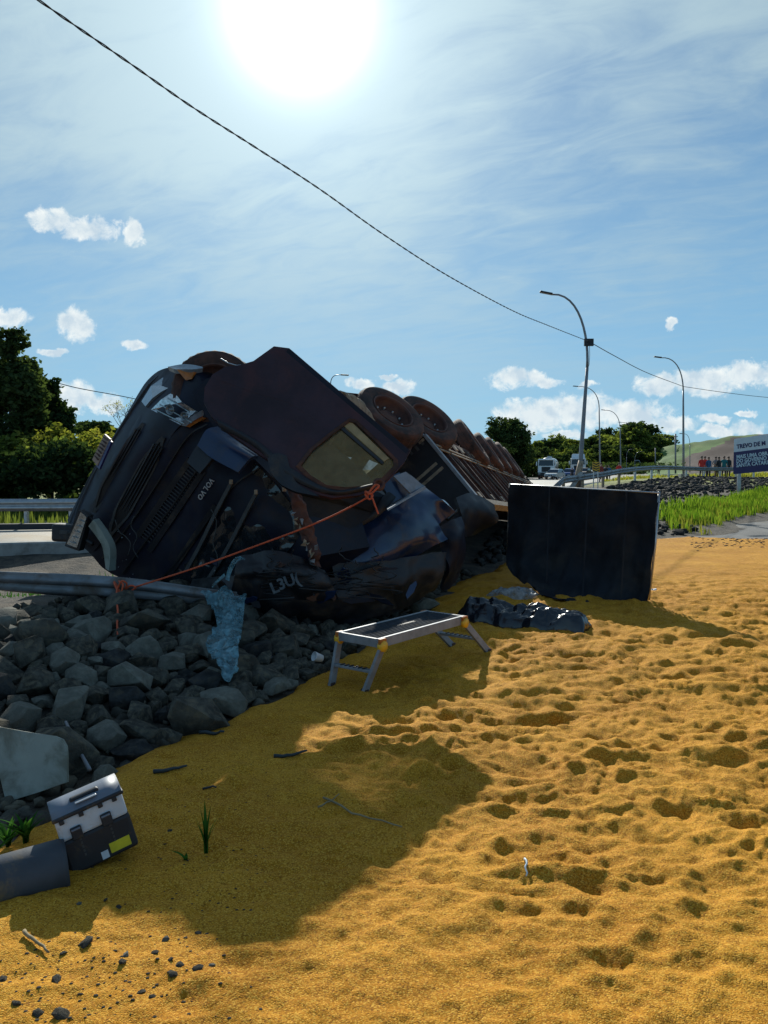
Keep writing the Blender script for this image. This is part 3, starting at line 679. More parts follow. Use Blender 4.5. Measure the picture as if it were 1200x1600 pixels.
tree('umbrella_pine', P(178, 740, 90).x, 90, 5.0, 3.4, 'umbrella', 3000, .2, 'leafd', 'small pine tip between the flat topped pine and the cab', 'pine', seed=44)
def bare_tree():
    q = P(196, 740, 45); root = empty('bare_tree', (q.x, 45, .2), 'thin nearly leafless tree poking up behind the cab nose', 'tree'); r = random.Random(4); bm = bmesh.new(); L = []
    def br(p, d, l, rad, k):
        e = p+d*l; bm_tube(bm, [p, (p+e)/2+Vector((r.gauss(0, .04), r.gauss(0, .04), 0))*l, e], [rad, rad*.8, rad*.55], 5)
        if k == 0: L.append(e); return
        for _ in range(3): br(e, (d+Vector((r.gauss(0, .55), r.gauss(0, .55), r.gauss(.1, .3)))).normalized(), l*.62, rad*.55, k-1)
    br(Vector((0, 0, 0)), Vector((.02, 0, 1)), 2.4, .07, 4)
    link('trunk', bm_mesh(bm), M['bark'], None).parent = root
    C = np.array([l+Vector((r.gauss(0, .1), r.gauss(0, .1), r.gauss(0, .1))) for l in L for _ in range(3)]); V, F = leaf_quads(C, .05, rng); link('crown', np_mesh('crown', V, F), M['leafy'], None).parent = root
bare_tree()
# distant wood: trees made from a few prototypes
PRO = []
for k in range(5):
    r0 = np.random.default_rng(60+k); ro = empty('forest_tree', (0, 0, 0)); tree_parts(r0, 10, 9.5, 'round', 5200, .30, M['leafd' if k % 2 == 0 else 'leafm'], ro); PRO.append(ro)
q = P(798, 740, 125); tree('broad_crowned_tree', q.x-.4, 125, 10.8, 9.4, 'round', 12000, .26, 'leafd', 'tall dark broad crowned tree rising right behind the overturned trailer', seed=50)
FT = [(748,118,6.0),(765,122,7.4),(822,134,6.2),(838,150,8.6),(856,165,9.6),(872,150,7.0),(884,176,10.6),(902,158,8.6),(916,180,10.2),(930,160,9.6),(944,176,11.6),(958,160,10.4),(972,170,13.0),(984,158,13.4),
      (996,172,15.4),(1008,160,13.6),(1018,168,12.4),(1026,158,9.2),(846,132,4.6),(864,138,5.0),(890,140,5.2),(912,142,5.4),(934,144,5.6),(952,142,6.0),(970,144,7.0),(990,146,7.2),(1010,146,6.4),(1036,150,6.0),(724,128,5.0),(830,140,6.2),(850,142,6.6),(877,144,6.2),(900,146,6.6),(922,148,6.8),(941,146,7.0),(961,150,7.4),(980,152,8.6),(1000,152,8.8),(1022,150,7.6)]
desc = ['dark green', 'mid green', 'dense dark', 'loose mid green', 'deep green']
ORD = ['leftmost','second','third','fourth','fifth','sixth','seventh','eighth','ninth','tenth','eleventh','twelfth','thirteenth','fourteenth','fifteenth','sixteenth','seventeenth','eighteenth','nineteenth','twentieth','twenty-first','twenty-second','twenty-third','twenty-fourth','twenty-fifth']
ROWS = {r_: sorted(p for p, _, h_ in FT if (h_ < 7.5) == r_) for r_ in (True, False)}
for i, (px, D, h) in enumerate(FT):
    o = PRO[i] if i < 5 else copy_tree(PRO[i % 5])
    x = P(px, 740, D).x; s = h/10*(.92 if px < 960 else .80); o.location = (x, D, -.3+.6*(px > 930)); o.scale = (s*random.uniform(1.0, 1.35), s*1.1, s); o.rotation_euler.z = random.uniform(0, 6.28)
    low_ = h < 7.5; k = ROWS[low_].index(px); row = 'front row' if low_ else 'back row'
    lab = desc[i % 5]+' tree, '+ORD[k]+(' from the left' if k else '')+' in the '+row+' of the distant wood'
    tag(o, lab, 'tree', 'trees of the distant wood')
# hedge-like undergrowth in front of the wood
C = np.stack([rng.uniform(8, 62, 9000), rng.uniform(126, 142, 9000), .2+2.8*rng.random(9000)**1.3], 1); C[:, 1] += C[:, 0]*.1
V, F = leaf_quads(C, .3, rng); tag(link('undergrowth', np_mesh('undergrowth', V, F), M['leafd']), 'dark undergrowth along the foot of the distant wood', 'undergrowth', kind='stuff')

# hill at the right with brown cut earth
def hill():
    pts = [(1010,728,152,1.2),(1035,700,152,5.2),(1060,694,150,6.2),(1090,689,148,7),(1145,680,146,8),(1200,674,144,9),(1300,662,140,11),(1450,640,140,14)]
    nx, ny = 90, 40; X = np.zeros((ny, nx)); Y = np.zeros((ny, nx)); Z = np.zeros((ny, nx))
    for i in range(nx):
        u = i/(nx-1)*(len(pts)-1); px = np.interp(u, range(len(pts)), [p[0] for p in pts]); py = np.interp(u, range(len(pts)), [p[1] for p in pts]); D = np.interp(u, range(len(pts)), [p[2] for p in pts])
        top = P(px, py, D)
        for j in range(ny):
            v = j/(ny-1)
            if v < .6: k = v/.6; y_ = D-34*(1-k); z = .6+(top.z-.6)*(k**1.5); X[j, i] = top.x*(y_/D)*(1-.0)+0; Y[j, i] = y_; Z[j, i] = z
            else: k = (v-.6)/.4; X[j, i] = top.x*(1+k*.6); Y[j, i] = D+k*150; Z[j, i] = top.z*(1-k)**2+ top.z*.25*k*(1-k)
    Z += fbm(X*.25, Y*.25, 70, 4)*.5
    me = grid_mesh('hill', X, Y, Z); o = link('hill', me, [M['hillg'], M['cut']], None, True)
    mi = []
    for p in me.polygons:
        c = p.center; q = math.atan2(c.x, c.y); px = 600+1200*c.x/c.y; k = c.z/max(.1, float(np.interp(px, [p_[0] for p_ in pts], [P(*p_[:3]).z for p_ in pts])))
        lo = np.interp(px, [1040, 1075, 1145], [1.2, .10, .0]); hi = np.interp(px, [1040, 1075, 1110, 1145, 1200], [.2, .62, .74, .93, .96]); mi.append(1 if (lo < k < hi and px < 1500 and c.y < 152) else 0)
    me.polygons.foreach_set('material_index', mi); tag(o, 'green hill with an exposed brown earth cutting on its face', kind='structure')
    tr = [P(1082, 722, 118), P(1100, 716, 118), P(1145, 706, 118), P(1210, 698, 118)]
    rp = [P(1081, 724.5, 117.4), P(1100, 719, 117.4), P(1145, 709, 117.4), P(1210, 701, 117.4)]
hill()
# tall grass on the right bank
def grass_patch(name, poly_, n, hgt, mt, label, seed, wid=.010, cat='grass', parent=None, lean=.35):
    r = np.random.default_rng(seed); P0 = np.array(poly_); x = r.uniform(P0[:, 0].min(), P0[:, 0].max(), n*3); y = r.uniform(P0[:, 1].min(), P0[:, 1].max(), n*3)
    s = sdist(x, y, poly_)+fbm(x*1.3, y*1.3, seed, 3)*.8; k = (s > 0) & (r.random(n*3) < np.clip(.25+s, 0, 1)); x, y = x[k][:n], y[k][:n]; z = hground(x, y)
    m = len(x); a = r.random(m)*6.28; h = hgt*(.4+.9*r.random(m))*(1+.9*fbm(x*.8, y*.8, seed+5, 2)); w = wid*(1+r.random(m)); le = lean*h*(r.random(m)); b = r.random(m)*6.28
    d = np.stack([np.cos(a), np.sin(a), 0*a], 1); l = np.stack([np.cos(b), np.sin(b), 0*a], 1); B = np.stack([x, y, z-.03], 1); up = np.array([0, 0, 1.0])
    V = np.stack([B-d*w[:, None], B+d*w[:, None], B+up*h[:, None]*.6+l*le[:, None]*.4+d*w[:, None]*.8, B+up*h[:, None]+l*le[:, None]], 1).reshape(-1, 3)
    F = np.arange(4*m).reshape(-1, 4); return tag(link(name, np_mesh(name, V, F), M[mt]), label, cat, kind='stuff')
GB = [(7.6,20.6),(8.5,22.0),(10.2,23.6),(12.5,26.8),(14.8,29.5),(19,35),(26,41),(29,47),(21,42),(15.9,36),(12.6,31.5),(9.3,26)]
grass_patch('tall_grass', GB, 46000, .30, 'grassg', 'bright green tall grass growing on the bank below the rubble at right', 81, .014)
grass_patch('dry_grass', [(8.2,20.3),(9.0,21.6),(10.4,23.9),(12.6,26.7),(16,31.0),(20,35),(19,36.5),(12,28.5),(9.0,24),(8.0,21.8)], 6000, .26, 'leafy', 'yellowish shorter grass at the edge of the asphalt', 82, .012)
grass_patch('verge_grass', [(17,64),(24,68),(34,70),(50,74),(60,84),(45,84),(32,80),(23,76)], 7000, .35, 'leafy', 'yellow green verge behind the far guardrail', 83, .05)
grass_patch('soil_weeds', [(-12,8.5),(-6,9),(-3,8.5),(-2.4,11),(-5,13.5),(-14,12.5)], 2600, .09, 'weed', 'sparse weeds on the dark soil behind the bent guardrail', 84, .006)
grass_patch('left_verge_grass', [(-30,19.5),(-14,19.3),(-7,20),(-5,22),(-6,27),(-30,27)], 9000, .35, 'leafm', 'grass behind the far guardrail at left', 85, .02)

# ------------------------------------------------------------------ guardrails
WPROF = [(-.155, 0), (-.13, .0), (-.105, .045), (-.06, .075), (-.02, .02), (0, .0), (.02, .02), (.06, .075), (.105, .045), (.13, 0), (.155, 0)]
def beam(name, pts, mat_, parent, roll=0.0, sc_=1.0, side=1):
    pts = [Vector(p) for p in pts]; V = []; n = len(WPROF)
    for i, p in enumerate(pts):
        t = (pts[min(i+1, len(pts)-1)]-pts[max(i-1, 0)]).normalized(); up = Vector((0, 0, 1)); s = t.cross(up).normalized()*side; u = s.cross(t).normalized()
        if u.z < 0: u = -u
        ro = roll[i] if isinstance(roll, list) else roll
        u2 = u*math.cos(ro)+s*math.sin(ro); s2 = s*math.cos(ro)-u*math.sin(ro)
        for lay in (0, -.006):
            for (a, b) in WPROF: V.append(tuple(p+(u2*a+s2*(b+lay))*sc_))
    F = []; k = 2*n
    for i in range(len(pts)-1):
        for j in range(n-1):
            a = i*k+j; F.append((a, a+1, a+k+1, a+k)); a += n; F.append((a, a+k, a+k+1, a+1))
        for j in (0, n-1): a = i*k+j; F.append((a, a+n, a+n+k, a+k))
    for e in (0, (len(pts)-1)*k):
        for j in range(n-1): F.append((e+j, e+j+1, e+n+j+1, e+n+j))
    me = np_mesh(name, V, F); bm = bmesh.new(); bm.from_mesh(me); bmesh.ops.recalc_face_normals(bm, faces=bm.faces); bm.to_mesh(me); bm.free()
    return link(name, me, mat_, parent, True)
# far rail left
rt = empty('guardrail', (-9, 18.9, .25), 'straight steel guardrail beyond the road at the left', 'guardrail')
path = [(-30, 19.1), (-20, 19.0), (-14, 18.95), (-9.3, 19.0), (-7.5, 19.2), (-5.5, 20.4), (-4.2, 23), (-3, 27)]
pp = resamp(path, 60); beam('beam', [(x, y, .98-.155) for x, y in pp], M['steel'], rt, 0, 1, 1)
for i in range(2, 60, 5): x, y = pp[i]; box('post', (x, y+.12, .5), (.08, .12, .85), M['steel'], rt, bev=.005)
# far rail right
RR_ = [(880,34,.54),(910,37.5,.62),(942,41,.74),(967,44.5,.9),(992,48,1.03),(1018,52,1.12),(1045,56,1.15),(1072,58,1.1),(1100,60,1.05),(1125,61.7,1.05),(1150,63.3,1.05),(1178,65,1.05),(1210,67,1.05),(1250,69,1.08),(1300,72,1.1)]
rt = empty('guardrail', (11.7, 41, .7), 'long steel guardrail on posts above the rubble slope at the right', 'guardrail')
pp = [Vector((P(a, 740, D).x, D, z)) for a, D, z in RR_]
beam('beam', [pp[0]+Vector((-.9, -2.2, .35))]+[p+Vector((0, 0, .70)) for p in pp], M['raildirty'], rt, 0, 1, 1)
for p in pp: box('post', (p.x+.05, p.y+.15, p.z+.30), (.12, .15, 1.05), M['tan'] if p.y < 46 else M['steel'], rt, bev=.01)
# bent rail in the foreground
rt = empty('bent_guardrail', (-3.4, 7.3, .35), 'bent steel guardrail beam lying above the rocks under the truck', 'guardrail')
BR = [(-160,886,7.15),(-40,902,7.2),(0,908,7.25),(80,913,7.35),(170,918,7.45),(250,925,7.6),(320,933,7.75),(400,942,7.95),(480,952,8.2)]
BRP = [P(*b) for b in BR]; br2 = [cr(BRP, k/50) for k in range(51)]
beam('beam', br2, M['raildirty'], rt, [.55+.15*math.sin(k*.2) for k in range(51)], .82, 1)
for k in (3, 22, 40): p = br2[k]; bar('post', p+Vector((.0, .12, .05)), p+Vector((.06, .3, -.5)), .10, .12, M['raildirty'], rt, (0, 1, 0), .006)

# ------------------------------------------------------------------ lamp posts, cables, signs
def lamp_post(px, D, ytop, armpx, armpy, ybase, label, rad=.085, lean=0.0, base_mat='concrete', group='curved grey street lamps', first=[0]):
    b = P(px, ybase, D); top = P(px+lean, ytop, D); e = P(armpx, armpy, D); root = empty('street_lamp', b, label, 'street lamp', group)
    L = top-b; s = e-top; pts = [b+L*t for t in (0, .25, .5, .75, .93)]; k = 12
    c0 = b+L*.93; c1 = top+L.normalized()*(e.z-top.z)*.9
    arc = [(c0*(1-t)**3+3*(c0+(top-c0)*.75+L.normalized()*abs(s.z)*.35)*t*(1-t)**2+3*Vector((top.x+s.x*.22, top.y+s.y*.2, e.z+.12))*t*t*(1-t)+e*t**3) for t in [i/k for i in range(k+1)]]
    tube('pole', pts+[arc[0]], [rad, rad*.95, rad*.85, rad*.72, rad*.62, rad*.6], M['pole'], root, 10)
    tube('arm', arc, [rad*.6-(rad*.22)*i/k for i in range(k+1)], M['pole'], root, 8)
    d = (arc[-1]-arc[-3]).normalized(); x, y, z = basis(d)
    box('lamp_head', (.28, 0, .02), (.62, .24, .09), M['blackp'], root, frame(e, x, y, z), .03)
    if base_mat: box('base', (b.x, b.y, b.z-.1), (.7, .7, .7), M[base_mat], root, bev=.03)
    return root
l1 = lamp_post(904, 38, 560, 862, 460, 765, 'nearest street lamp, tall grey pole carrying the cable, standing behind the fabric screen', .115, 14.5, None)
tube('lower_section', [P(899, 760, 37.9), P(905, 735, 37.9), P(908, 720, 37.9)], [.15, .15, .13], M['tan'], l1, 10)
box('cable_bracket', (0, 0, 0), (.45, .12, .35), M['blackp'], l1, frame(P(920, 535, 37.9), (1, 0, 0), (0, 1, 0), (0, 0, 1)))
tube('hanging_wire', [P(921, 535, 37.8), P(921.5, 555, 37.8), P(920.5, 570, 37.8), P(918.5, 575, 37.8)], .012, M['cable'], l1, 5)
lamp_post(938, 92, 628, 903, 604, 752, 'second street lamp right of the nearest one', .10, -2)
lamp_post(970, 124, 665, 945, 641, 748, 'third street lamp in the receding row along the road', .11, -1)
lamp_post(989, 160, 675, 970, 660, 744, 'fourth street lamp in the receding row, before the high trees', .12, 0)
lamp_post(1008, 200, 690, 994, 676, 742, 'farthest tall street lamp of the receding row', .13, 0)
lamp_post(1068, 64, 600, 1033, 559, 745, 'tall street lamp standing alone at the guardrail near the red shirted people', .10, -.5)
lamp_post(979, 130, 712, 986, 702, 741, 'small curved lamp between the third and fourth tall lamps', .05, 0, None)
lamp_post(992, 130, 716, 1001, 706, 741, 'small curved lamp beside the white minibus', .05, 0, None)
lamp_post(930, 150, 705, 936, 694, 741, 'thin small lamp left of the second street lamp pole', .06, 0, None)
lamp_post(1078, 110, 692, 1068, 678, 738, 'thin lamp seen just behind the lone tall street lamp', .07, 0, None)
lamp_post(850, 170, 700, 845, 692, 742, 'thin lamp in front of the wood above the first tanker lorry', .08, 0, None)
lamp_post(1055, 150, 692, 1043, 684, 738, 'thin far lamp left of the wooden utility pole', .07, 0, None)
lamp_post(524, 60, 592, 533, 586, 740, 'thin lamp whose arm shows above the overturned truck', .07, -8, None)
up = empty('utility_pole', P(1055.5, 740, 120), 'thin dark utility pole standing before the green hill', 'utility pole')
tube('pole', [P(1055.5, 740, 120), P(1055.5, 678, 120)], .14, M['pole'], up); bar('crossarm', P(1052, 682, 120), P(1059, 682, 120), .12, .12, M['pole'], up)
for a, b_, lab in ((1024, 700, 'thin mast standing before the high trees right of the lamp row'), (1151-0, 0, None)):
    if lab: o = tube('mast', [P(a, 742, 140), P(a, b_, 140)], .09, M['pole'], None, 6); tag(o, lab, 'mast')
def cable():
    A = [(-40,-75),(60,0),(200,97),(300,167),(400,231),(500,296),(600,367),(700,431),(800,485),(855,508),(921,534)]
    a0 = P(60, 0, 10.5); a1 = P(921, 534, 37.9); pts = []
    for px, py in A:
        r_ = ray(px, py); k = (a0.x*(a1.y-a0.y)-a0.y*(a1.x-a0.x))/(r_.x*(a1.y-a0.y)-r_.y*(a1.x-a0.x)); p = r_*k; pts.append(Vector((p.x, p.y, p.z+CAM_H)))
    pts = [cr(pts, i/160) for i in range(161)]; root = empty('overhead_cable', pts[80], 'twisted black overhead cable sagging across the sky to the nearest lamp', 'cable')
    for s in range(2):
        bm = bmesh.new(); q = []; L = 0
        fine = [cr(pts, i/1400) for i in range(1401)]
        for i, p in enumerate(fine):
            if i: L += (p-fine[i-1]).length
            t = (fine[min(i+1, 1400)]-fine[max(i-1, 0)]).normalized(); a = t.cross(Vector((0, 0, 1))).normalized(); b = t.cross(a); f = L*9+s*math.pi; q.append(p+(a*math.cos(f)+b*math.sin(f))*.010)
        bm_tube(bm, q, .0095, 5); link('strand', bm_mesh(bm), M['cable'], root, True)
    b = [P(921, 534, 37.9), P(960, 556, 44), P(1010, 582, 52), P(1068, 604, 63.9)]; tube('span', [cr(b, i/30) for i in range(31)], .022, M['cable'], root, 5)
    b = [P(1068, 604, 63.9), P(1130, 613, 66), P(1200, 621, 69), P(1300, 628, 75)]; tube('span', [cr(b, i/30) for i in range(31)], .022, M['cable'], root, 5)
cable()
tag(tube('telephone_wire', [cr([P(-40,566,33), P(0,575,33), P(60,590,33.5), P(120,606,34), P(205,622,35), P(330,650,36)], i/40) for i in range(41)], .018, M['cable'], None, 5), 'thin telephone wire crossing in front of the left trees', 'cable')

# billboard
def billboard():
    D = 40; root = empty('billboard', P(1156, 765, D), 'roadside billboard with white top and navy lower panel at the right edge', 'billboard')
    c = [P(1147, 686, D), P(1300, 664, D-5)]; dn = Vector((0, 0, P(1147, 741, D).z-c[0].z)); c += [c[1]+dn, c[0]+dn]; r_ = (c[1]-c[0]).normalized(); u_ = (c[0]-c[3]).normalized(); n = r_.cross(u_).normalized()
    if n.y > 0: n = -n
    def at(a, b, l=0): t = c[0]+(c[1]-c[0])*a; bt = c[3]+(c[2]-c[3])*a; return t+(bt-t)*b+n*l
    poly('white_panel', [at(0, 0), at(1, 0), at(1, .375), at(0, .375)], M['whiteb'], root, .05)
    poly('navy_panel', [at(0, .375, .004), at(1, .375, .004), at(1, 1, .004), at(0, 1, .004)], M['navysign'], root, .05)
    H = (c[0]-c[3]).length
    def line(s, a, b, sz):
        t = text('lettering', s, at(a, b, .012), r_, u_, sz, M['navysign'] if b < .375 else M['lettersign'], root, .004, .03, 'LEFT', 0, 1.02)
    line('TREVO DE M', .035, .235, .30); line('MAIS UMA OBRA', .035, .525, .27); line('DO GOVERNO DE', .035, .645, .27); line('SANTA CATARINA', .035, .765, .27)
    for px, dd in ((1155, 0), (1262, -3.6)): a = P(px, 738, D+dd+.1); box('post', (a.x, a.y, a.z-.7), (.16, .12, 2.0), M['steel'], root)
billboard()
def chevron():
    D = 33; root = empty('chevron_sign', P(931, 770, D), 'narrow yellow sign with black chevrons in front of the far guardrail', 'road sign')
    a, b = P(926, 722, D), P(937, 737, D); w = b.x-a.x; box('panel', ((a.x+b.x)/2, D, (a.z+b.z)/2), (w, .02, a.z-b.z), M['yellow'], root, bev=.004)
    for k in range(4):
        zc = a.z-(k+.62)*(a.z-b.z)/4; h = .05; c = (a.x+b.x)/2
        poly('chevron', [Vector((c-w*.45, D-.016, zc+h)), Vector((c, D-.016, zc-.01)), Vector((c+w*.45, D-.016, zc+h)), Vector((c+w*.45, D-.016, zc)), Vector((c, D-.016, zc-h-.01)), Vector((c-w*.45, D-.016, zc))], M['blackp'], root, .006)
    for s in (-.3, .3): box('post', ((a.x+b.x)/2+s*w, D+.04, b.z-.45), (.04, .04, 1.1), M['steel'], root)
chevron()
o = poly('concrete_slab', [P(886, 766, 36), P(893, 768, 36), P(912, 738, 36.8), P(905, 737, 36.8)], M['concrete'], None, .3); tag(o, 'pale slanted concrete slab leaning at the foot of the nearest lamp', 'slab')

# ------------------------------------------------------------------ vehicles far up the road
def wheel_simple(root, x, y, r, w, rimm='silverp'):
    t = lathe('tyre', [(-w/2, r*.6), (-w/2, r*.92), (-w*.35, r), (w*.35, r), (w/2, r*.92), (w/2, r*.6)], (x, y, r), (1, 0, 0), M['rubber'], root, 20)
    o = lathe('rim', [(-w*.4, 0.001), (-w*.45, r*.35), (-w*.48, r*.62), (w*.48, r*.62), (w*.45, r*.35), (w*.4, .001)], (x, y, r), (1, 0, 0), M[rimm], None, 16); o.parent = t
def car(kind, paint, label, group='cars waiting on the road'):
    """built at the origin, front towards -Y, 1.7 wide"""
    root = empty('parked_car', (0, 0, 0), label, 'car', group); W = .84
    if kind == 'hatch': low = [(-2.0,.35),(-2.02,.62),(-1.9,.80),(-1.0,.93),(1.75,.98),(1.95,.75),(1.95,.35)]; cab = [(-1.05,.92),(-.35,1.42),(.2,1.48),(1.35,1.44),(1.75,.97)]
    elif kind == 'sedan': low = [(-2.15,.35),(-2.17,.6),(-2.0,.78),(-1.05,.90),(1.5,.95),(2.1,.92),(2.15,.6),(2.1,.35)]; cab = [(-1.05,.90),(-.3,1.38),(.2,1.42),(.95,1.36),(1.6,.94)]
    else: low = [(-2.3,.4),(-2.35,.8),(-2.1,1.05),(-1.6,1.2),(2.3,1.25),(2.4,.8),(2.35,.4)]; cab = [(-1.7,1.18),(-1.0,1.95),(-.5,2.1),(2.2,2.1),(2.35,1.24)]
    def side(prof, w0, w1, name, m, zlo, zhi):
        bm = bmesh.new(); A = []; B = []
        for (y, z) in prof:
            w = w0+(w1-w0)*max(0, min(1, (z-zlo)/(zhi-zlo+1e-6))); A.append(bm.verts.new((-w, y, z))); B.append(bm.verts.new((w, y, z)))
        bm.faces.new(A); bm.faces.new(B[::-1]); n = len(A)
        for i in range(n): bm.faces.new((A[i], B[i], B[(i+1) % n], A[(i+1) % n]))
        bmesh.ops.recalc_face_normals(bm, faces=bm.faces); bmesh.ops.bevel(bm, geom=list(bm.edges), offset=.05, segments=2, affect='EDGES'); return link(name, bm_mesh(bm), M[m], root, False)
    zl, zh = cab[0][1], max(z for _, z in cab)
    side(low, W, W, 'body', paint, 0, 1); side(cab, W*.98, W*.78, 'cabin', paint, zl, zh)
    y0, z0 = cab[0]; y1, z1 = cab[1]; f = lambda t: W*.98+(W*.78-W*.98)*((z0+(z1-z0)*t)-zl)/(zh-zl)
    poly('windscreen', [Vector((-f(.08)*.93, y0+(y1-y0)*.08-.02, z0+(z1-z0)*.08+.012)), Vector((f(.08)*.93, y0+(y1-y0)*.08-.02, z0+(z1-z0)*.08+.012)), Vector((f(.92)*.9, y0+(y1-y0)*.92-.02, z0+(z1-z0)*.92+.012)), Vector((-f(.92)*.9, y0+(y1-y0)*.92-.02, z0+(z1-z0)*.92+.012))], M['carglass'], root, .01)
    for s in (-1, 1):
        a = [(y0+.28, zl+.06), (y1+.12, zh-.12), (cab[-2][0]-.1, zh-.12), (cab[-1][0]-.28, zl+.06)]
        g = lambda z: (W*.98+(W*.78-W*.98)*(z-zl)/(zh-zl)+.008)*s
        poly('side_window', [Vector((g(z), y, z)) for y, z in a], M['carglass'], root, .01, off=(-.01*s, 0, 0))
        poly('headlight', [Vector((s*.45, low[1][0]-.01, .58)), Vector((s*.80, low[1][0]+.03, .60)), Vector((s*.80, low[2][0]-.02, .72)), Vector((s*.42, low[2][0]-.06, .70))], M['lens'], root, .03)
        box('mirror', (s*(W+.08), y0+.35, zl+.1), (.18, .1, .13), M[paint], root, bev=.03)
        for yy in (low[0][0]+.72, low[-1][0]-.7): wheel_simple(root, s*(W-.1), yy, .31, .2)
    box('grille', (0, low[1][0]+.0, .62), (.6, .06, .12), M['blackp'], root); box('bumper', (0, low[0][0]-.02, .42), (1.5, .12, .16), M['blackp'], root, bev=.03); box('number_plate', (0, low[0][0]-.085, .46), (.4, .02, .12), M['whiteb'], root)
    return root
def tanker(label, deflector):
    root = empty('tanker_lorry', (0, 0, 0), label, 'lorry', 'white tanker lorries on the road'); m = M['white']
    box('cab', (0, 1.0, 1.95), (2.45, 2.0, 2.2), m, root, bev=.12)
    poly('windscreen', [Vector((-1.08, -.03, 2.0)), Vector((1.08, -.03, 2.0)), Vector((1.02, .02, 2.82)), Vector((-1.02, .02, 2.82))], M['carglass'], root, .03)
    box('sun_visor', (0, -.12, 2.9), (2.1, .3, .08), m, root, bev=.03)
    box('grille', (0, -.03, 1.45), (1.3, .06, .75), M['blackp'], root, bev=.02)
    box('bumper', (0, -.05, .72), (2.45, .35, .5), M['blackp'], root, bev=.06)
    for s in (-1, 1):
        box('headlight', (s*.95, -.22, .78), (.36, .06, .2), M['lens'], root, bev=.03); box('mirror', (s*1.42, .05, 2.3), (.16, .12, .6), m, root, bev=.04); box('side_window', (s*1.228, .8, 2.4), (.02, 1.0, .65), M['carglass'], root)
        for yy in (.8, 4.2, 8.6, 9.9): wheel_simple(root, s*1.05, yy, .5, .35)
    if deflector: 
        bm = bmesh.new(); vs = [(-1.1,.1,3.04),(1.1,.1,3.04),(1.0,.9,3.75),(-1.0,.9,3.75),(-1.1,1.9,3.04),(1.1,1.9,3.04),(1.0,1.9,3.78),(-1.0,1.9,3.78)]; v = [bm.verts.new(q) for q in vs]
        for f in ((0,1,2,3),(3,2,6,7),(0,3,7,4),(1,5,6,2),(4,7,6,5),(0,4,5,1)): bm.faces.new([v[i] for i in f])
        bmesh.ops.bevel(bm, geom=list(bm.edges), offset=.08, segments=2, affect='EDGES'); link('roof_deflector', bm_mesh(bm), m, root)
    box('chassis_frame', (0, 6, .95), (.9, 10, .25), M['blackp'], root)
    tk = lathe('tank', [(0, .01), (.0, .7), (.08, .95), (.2, 1.08), (8.0, 1.08), (8.12, .95), (8.2, .7), (8.2, .01)], (0, 2.5, 2.25), (0, 1, 0), M['tank'], root, 28)
    for yy in (4.5, 7.5): o = lathe('manhole', [(-.1, .01), (-.1, .25), (.12, .25), (.12, .01)], (0, yy, 3.4), (0, 0, 1), M['tank'], None, 14); o.parent = tk
    return root
def put(o, px, D, rz, z=None, yb=None):
    x = P(px, 740, D).x; o.location = (x, D, hg(x, D)+.16 if z is None else z); o.rotation_euler.z = rz
put(tanker('white tanker lorry with a flat roofed cab, left of the silver hatchback', False), 853, 117, -.30)
put(tanker('white tanker lorry with a tall roof deflector, behind the nearest lamp', True), 903, 128, -.27)
put(car('hatch', 'silverp', 'silver hatchback standing in front of the left tanker lorry'), 867, 106, -.55)
put(car('hatch', 'bluep', 'blue hatchback between the silver car and the right tanker lorry'), 890, 119, -.3)
put(car('hatch', 'white', 'white car just left of the chevron sign'), 922, 135, -.5)
put(car('sedan', 'silverp', 'silver car right of the chevron sign'), 936, 128, -.9)
put(car('sedan', 'white', 'white sedan left of the minibus beside the third lamp'), 969, 138, -1.0)
put(car('sedan', 'white', 'white sedan touching the left side of the minibus'), 978, 146, -.9)
put(car('hatch', 'blackp', 'black car beside the nearest lamp pole, in front of the right tanker lorry'), 912, 122, -.5); put(car('van', 'white', 'white van behind the chevron sign'), 930, 150, -.4)
b_ = car('van', 'white', 'white minibus facing the camera behind the guardrail'); b_.name = 'minibus'; b_['category'] = 'minibus'; b_.scale = (1.15, 1.1, 1.2); put(b_, 991, 146, -.15)
put(car('sedan', 'white', 'white sedan right of the minibus'), 1010, 150, -1.1)
put(car('hatch', 'greyp', 'grey hatchback farthest right in the traffic queue'), 1024, 155, -1.0)

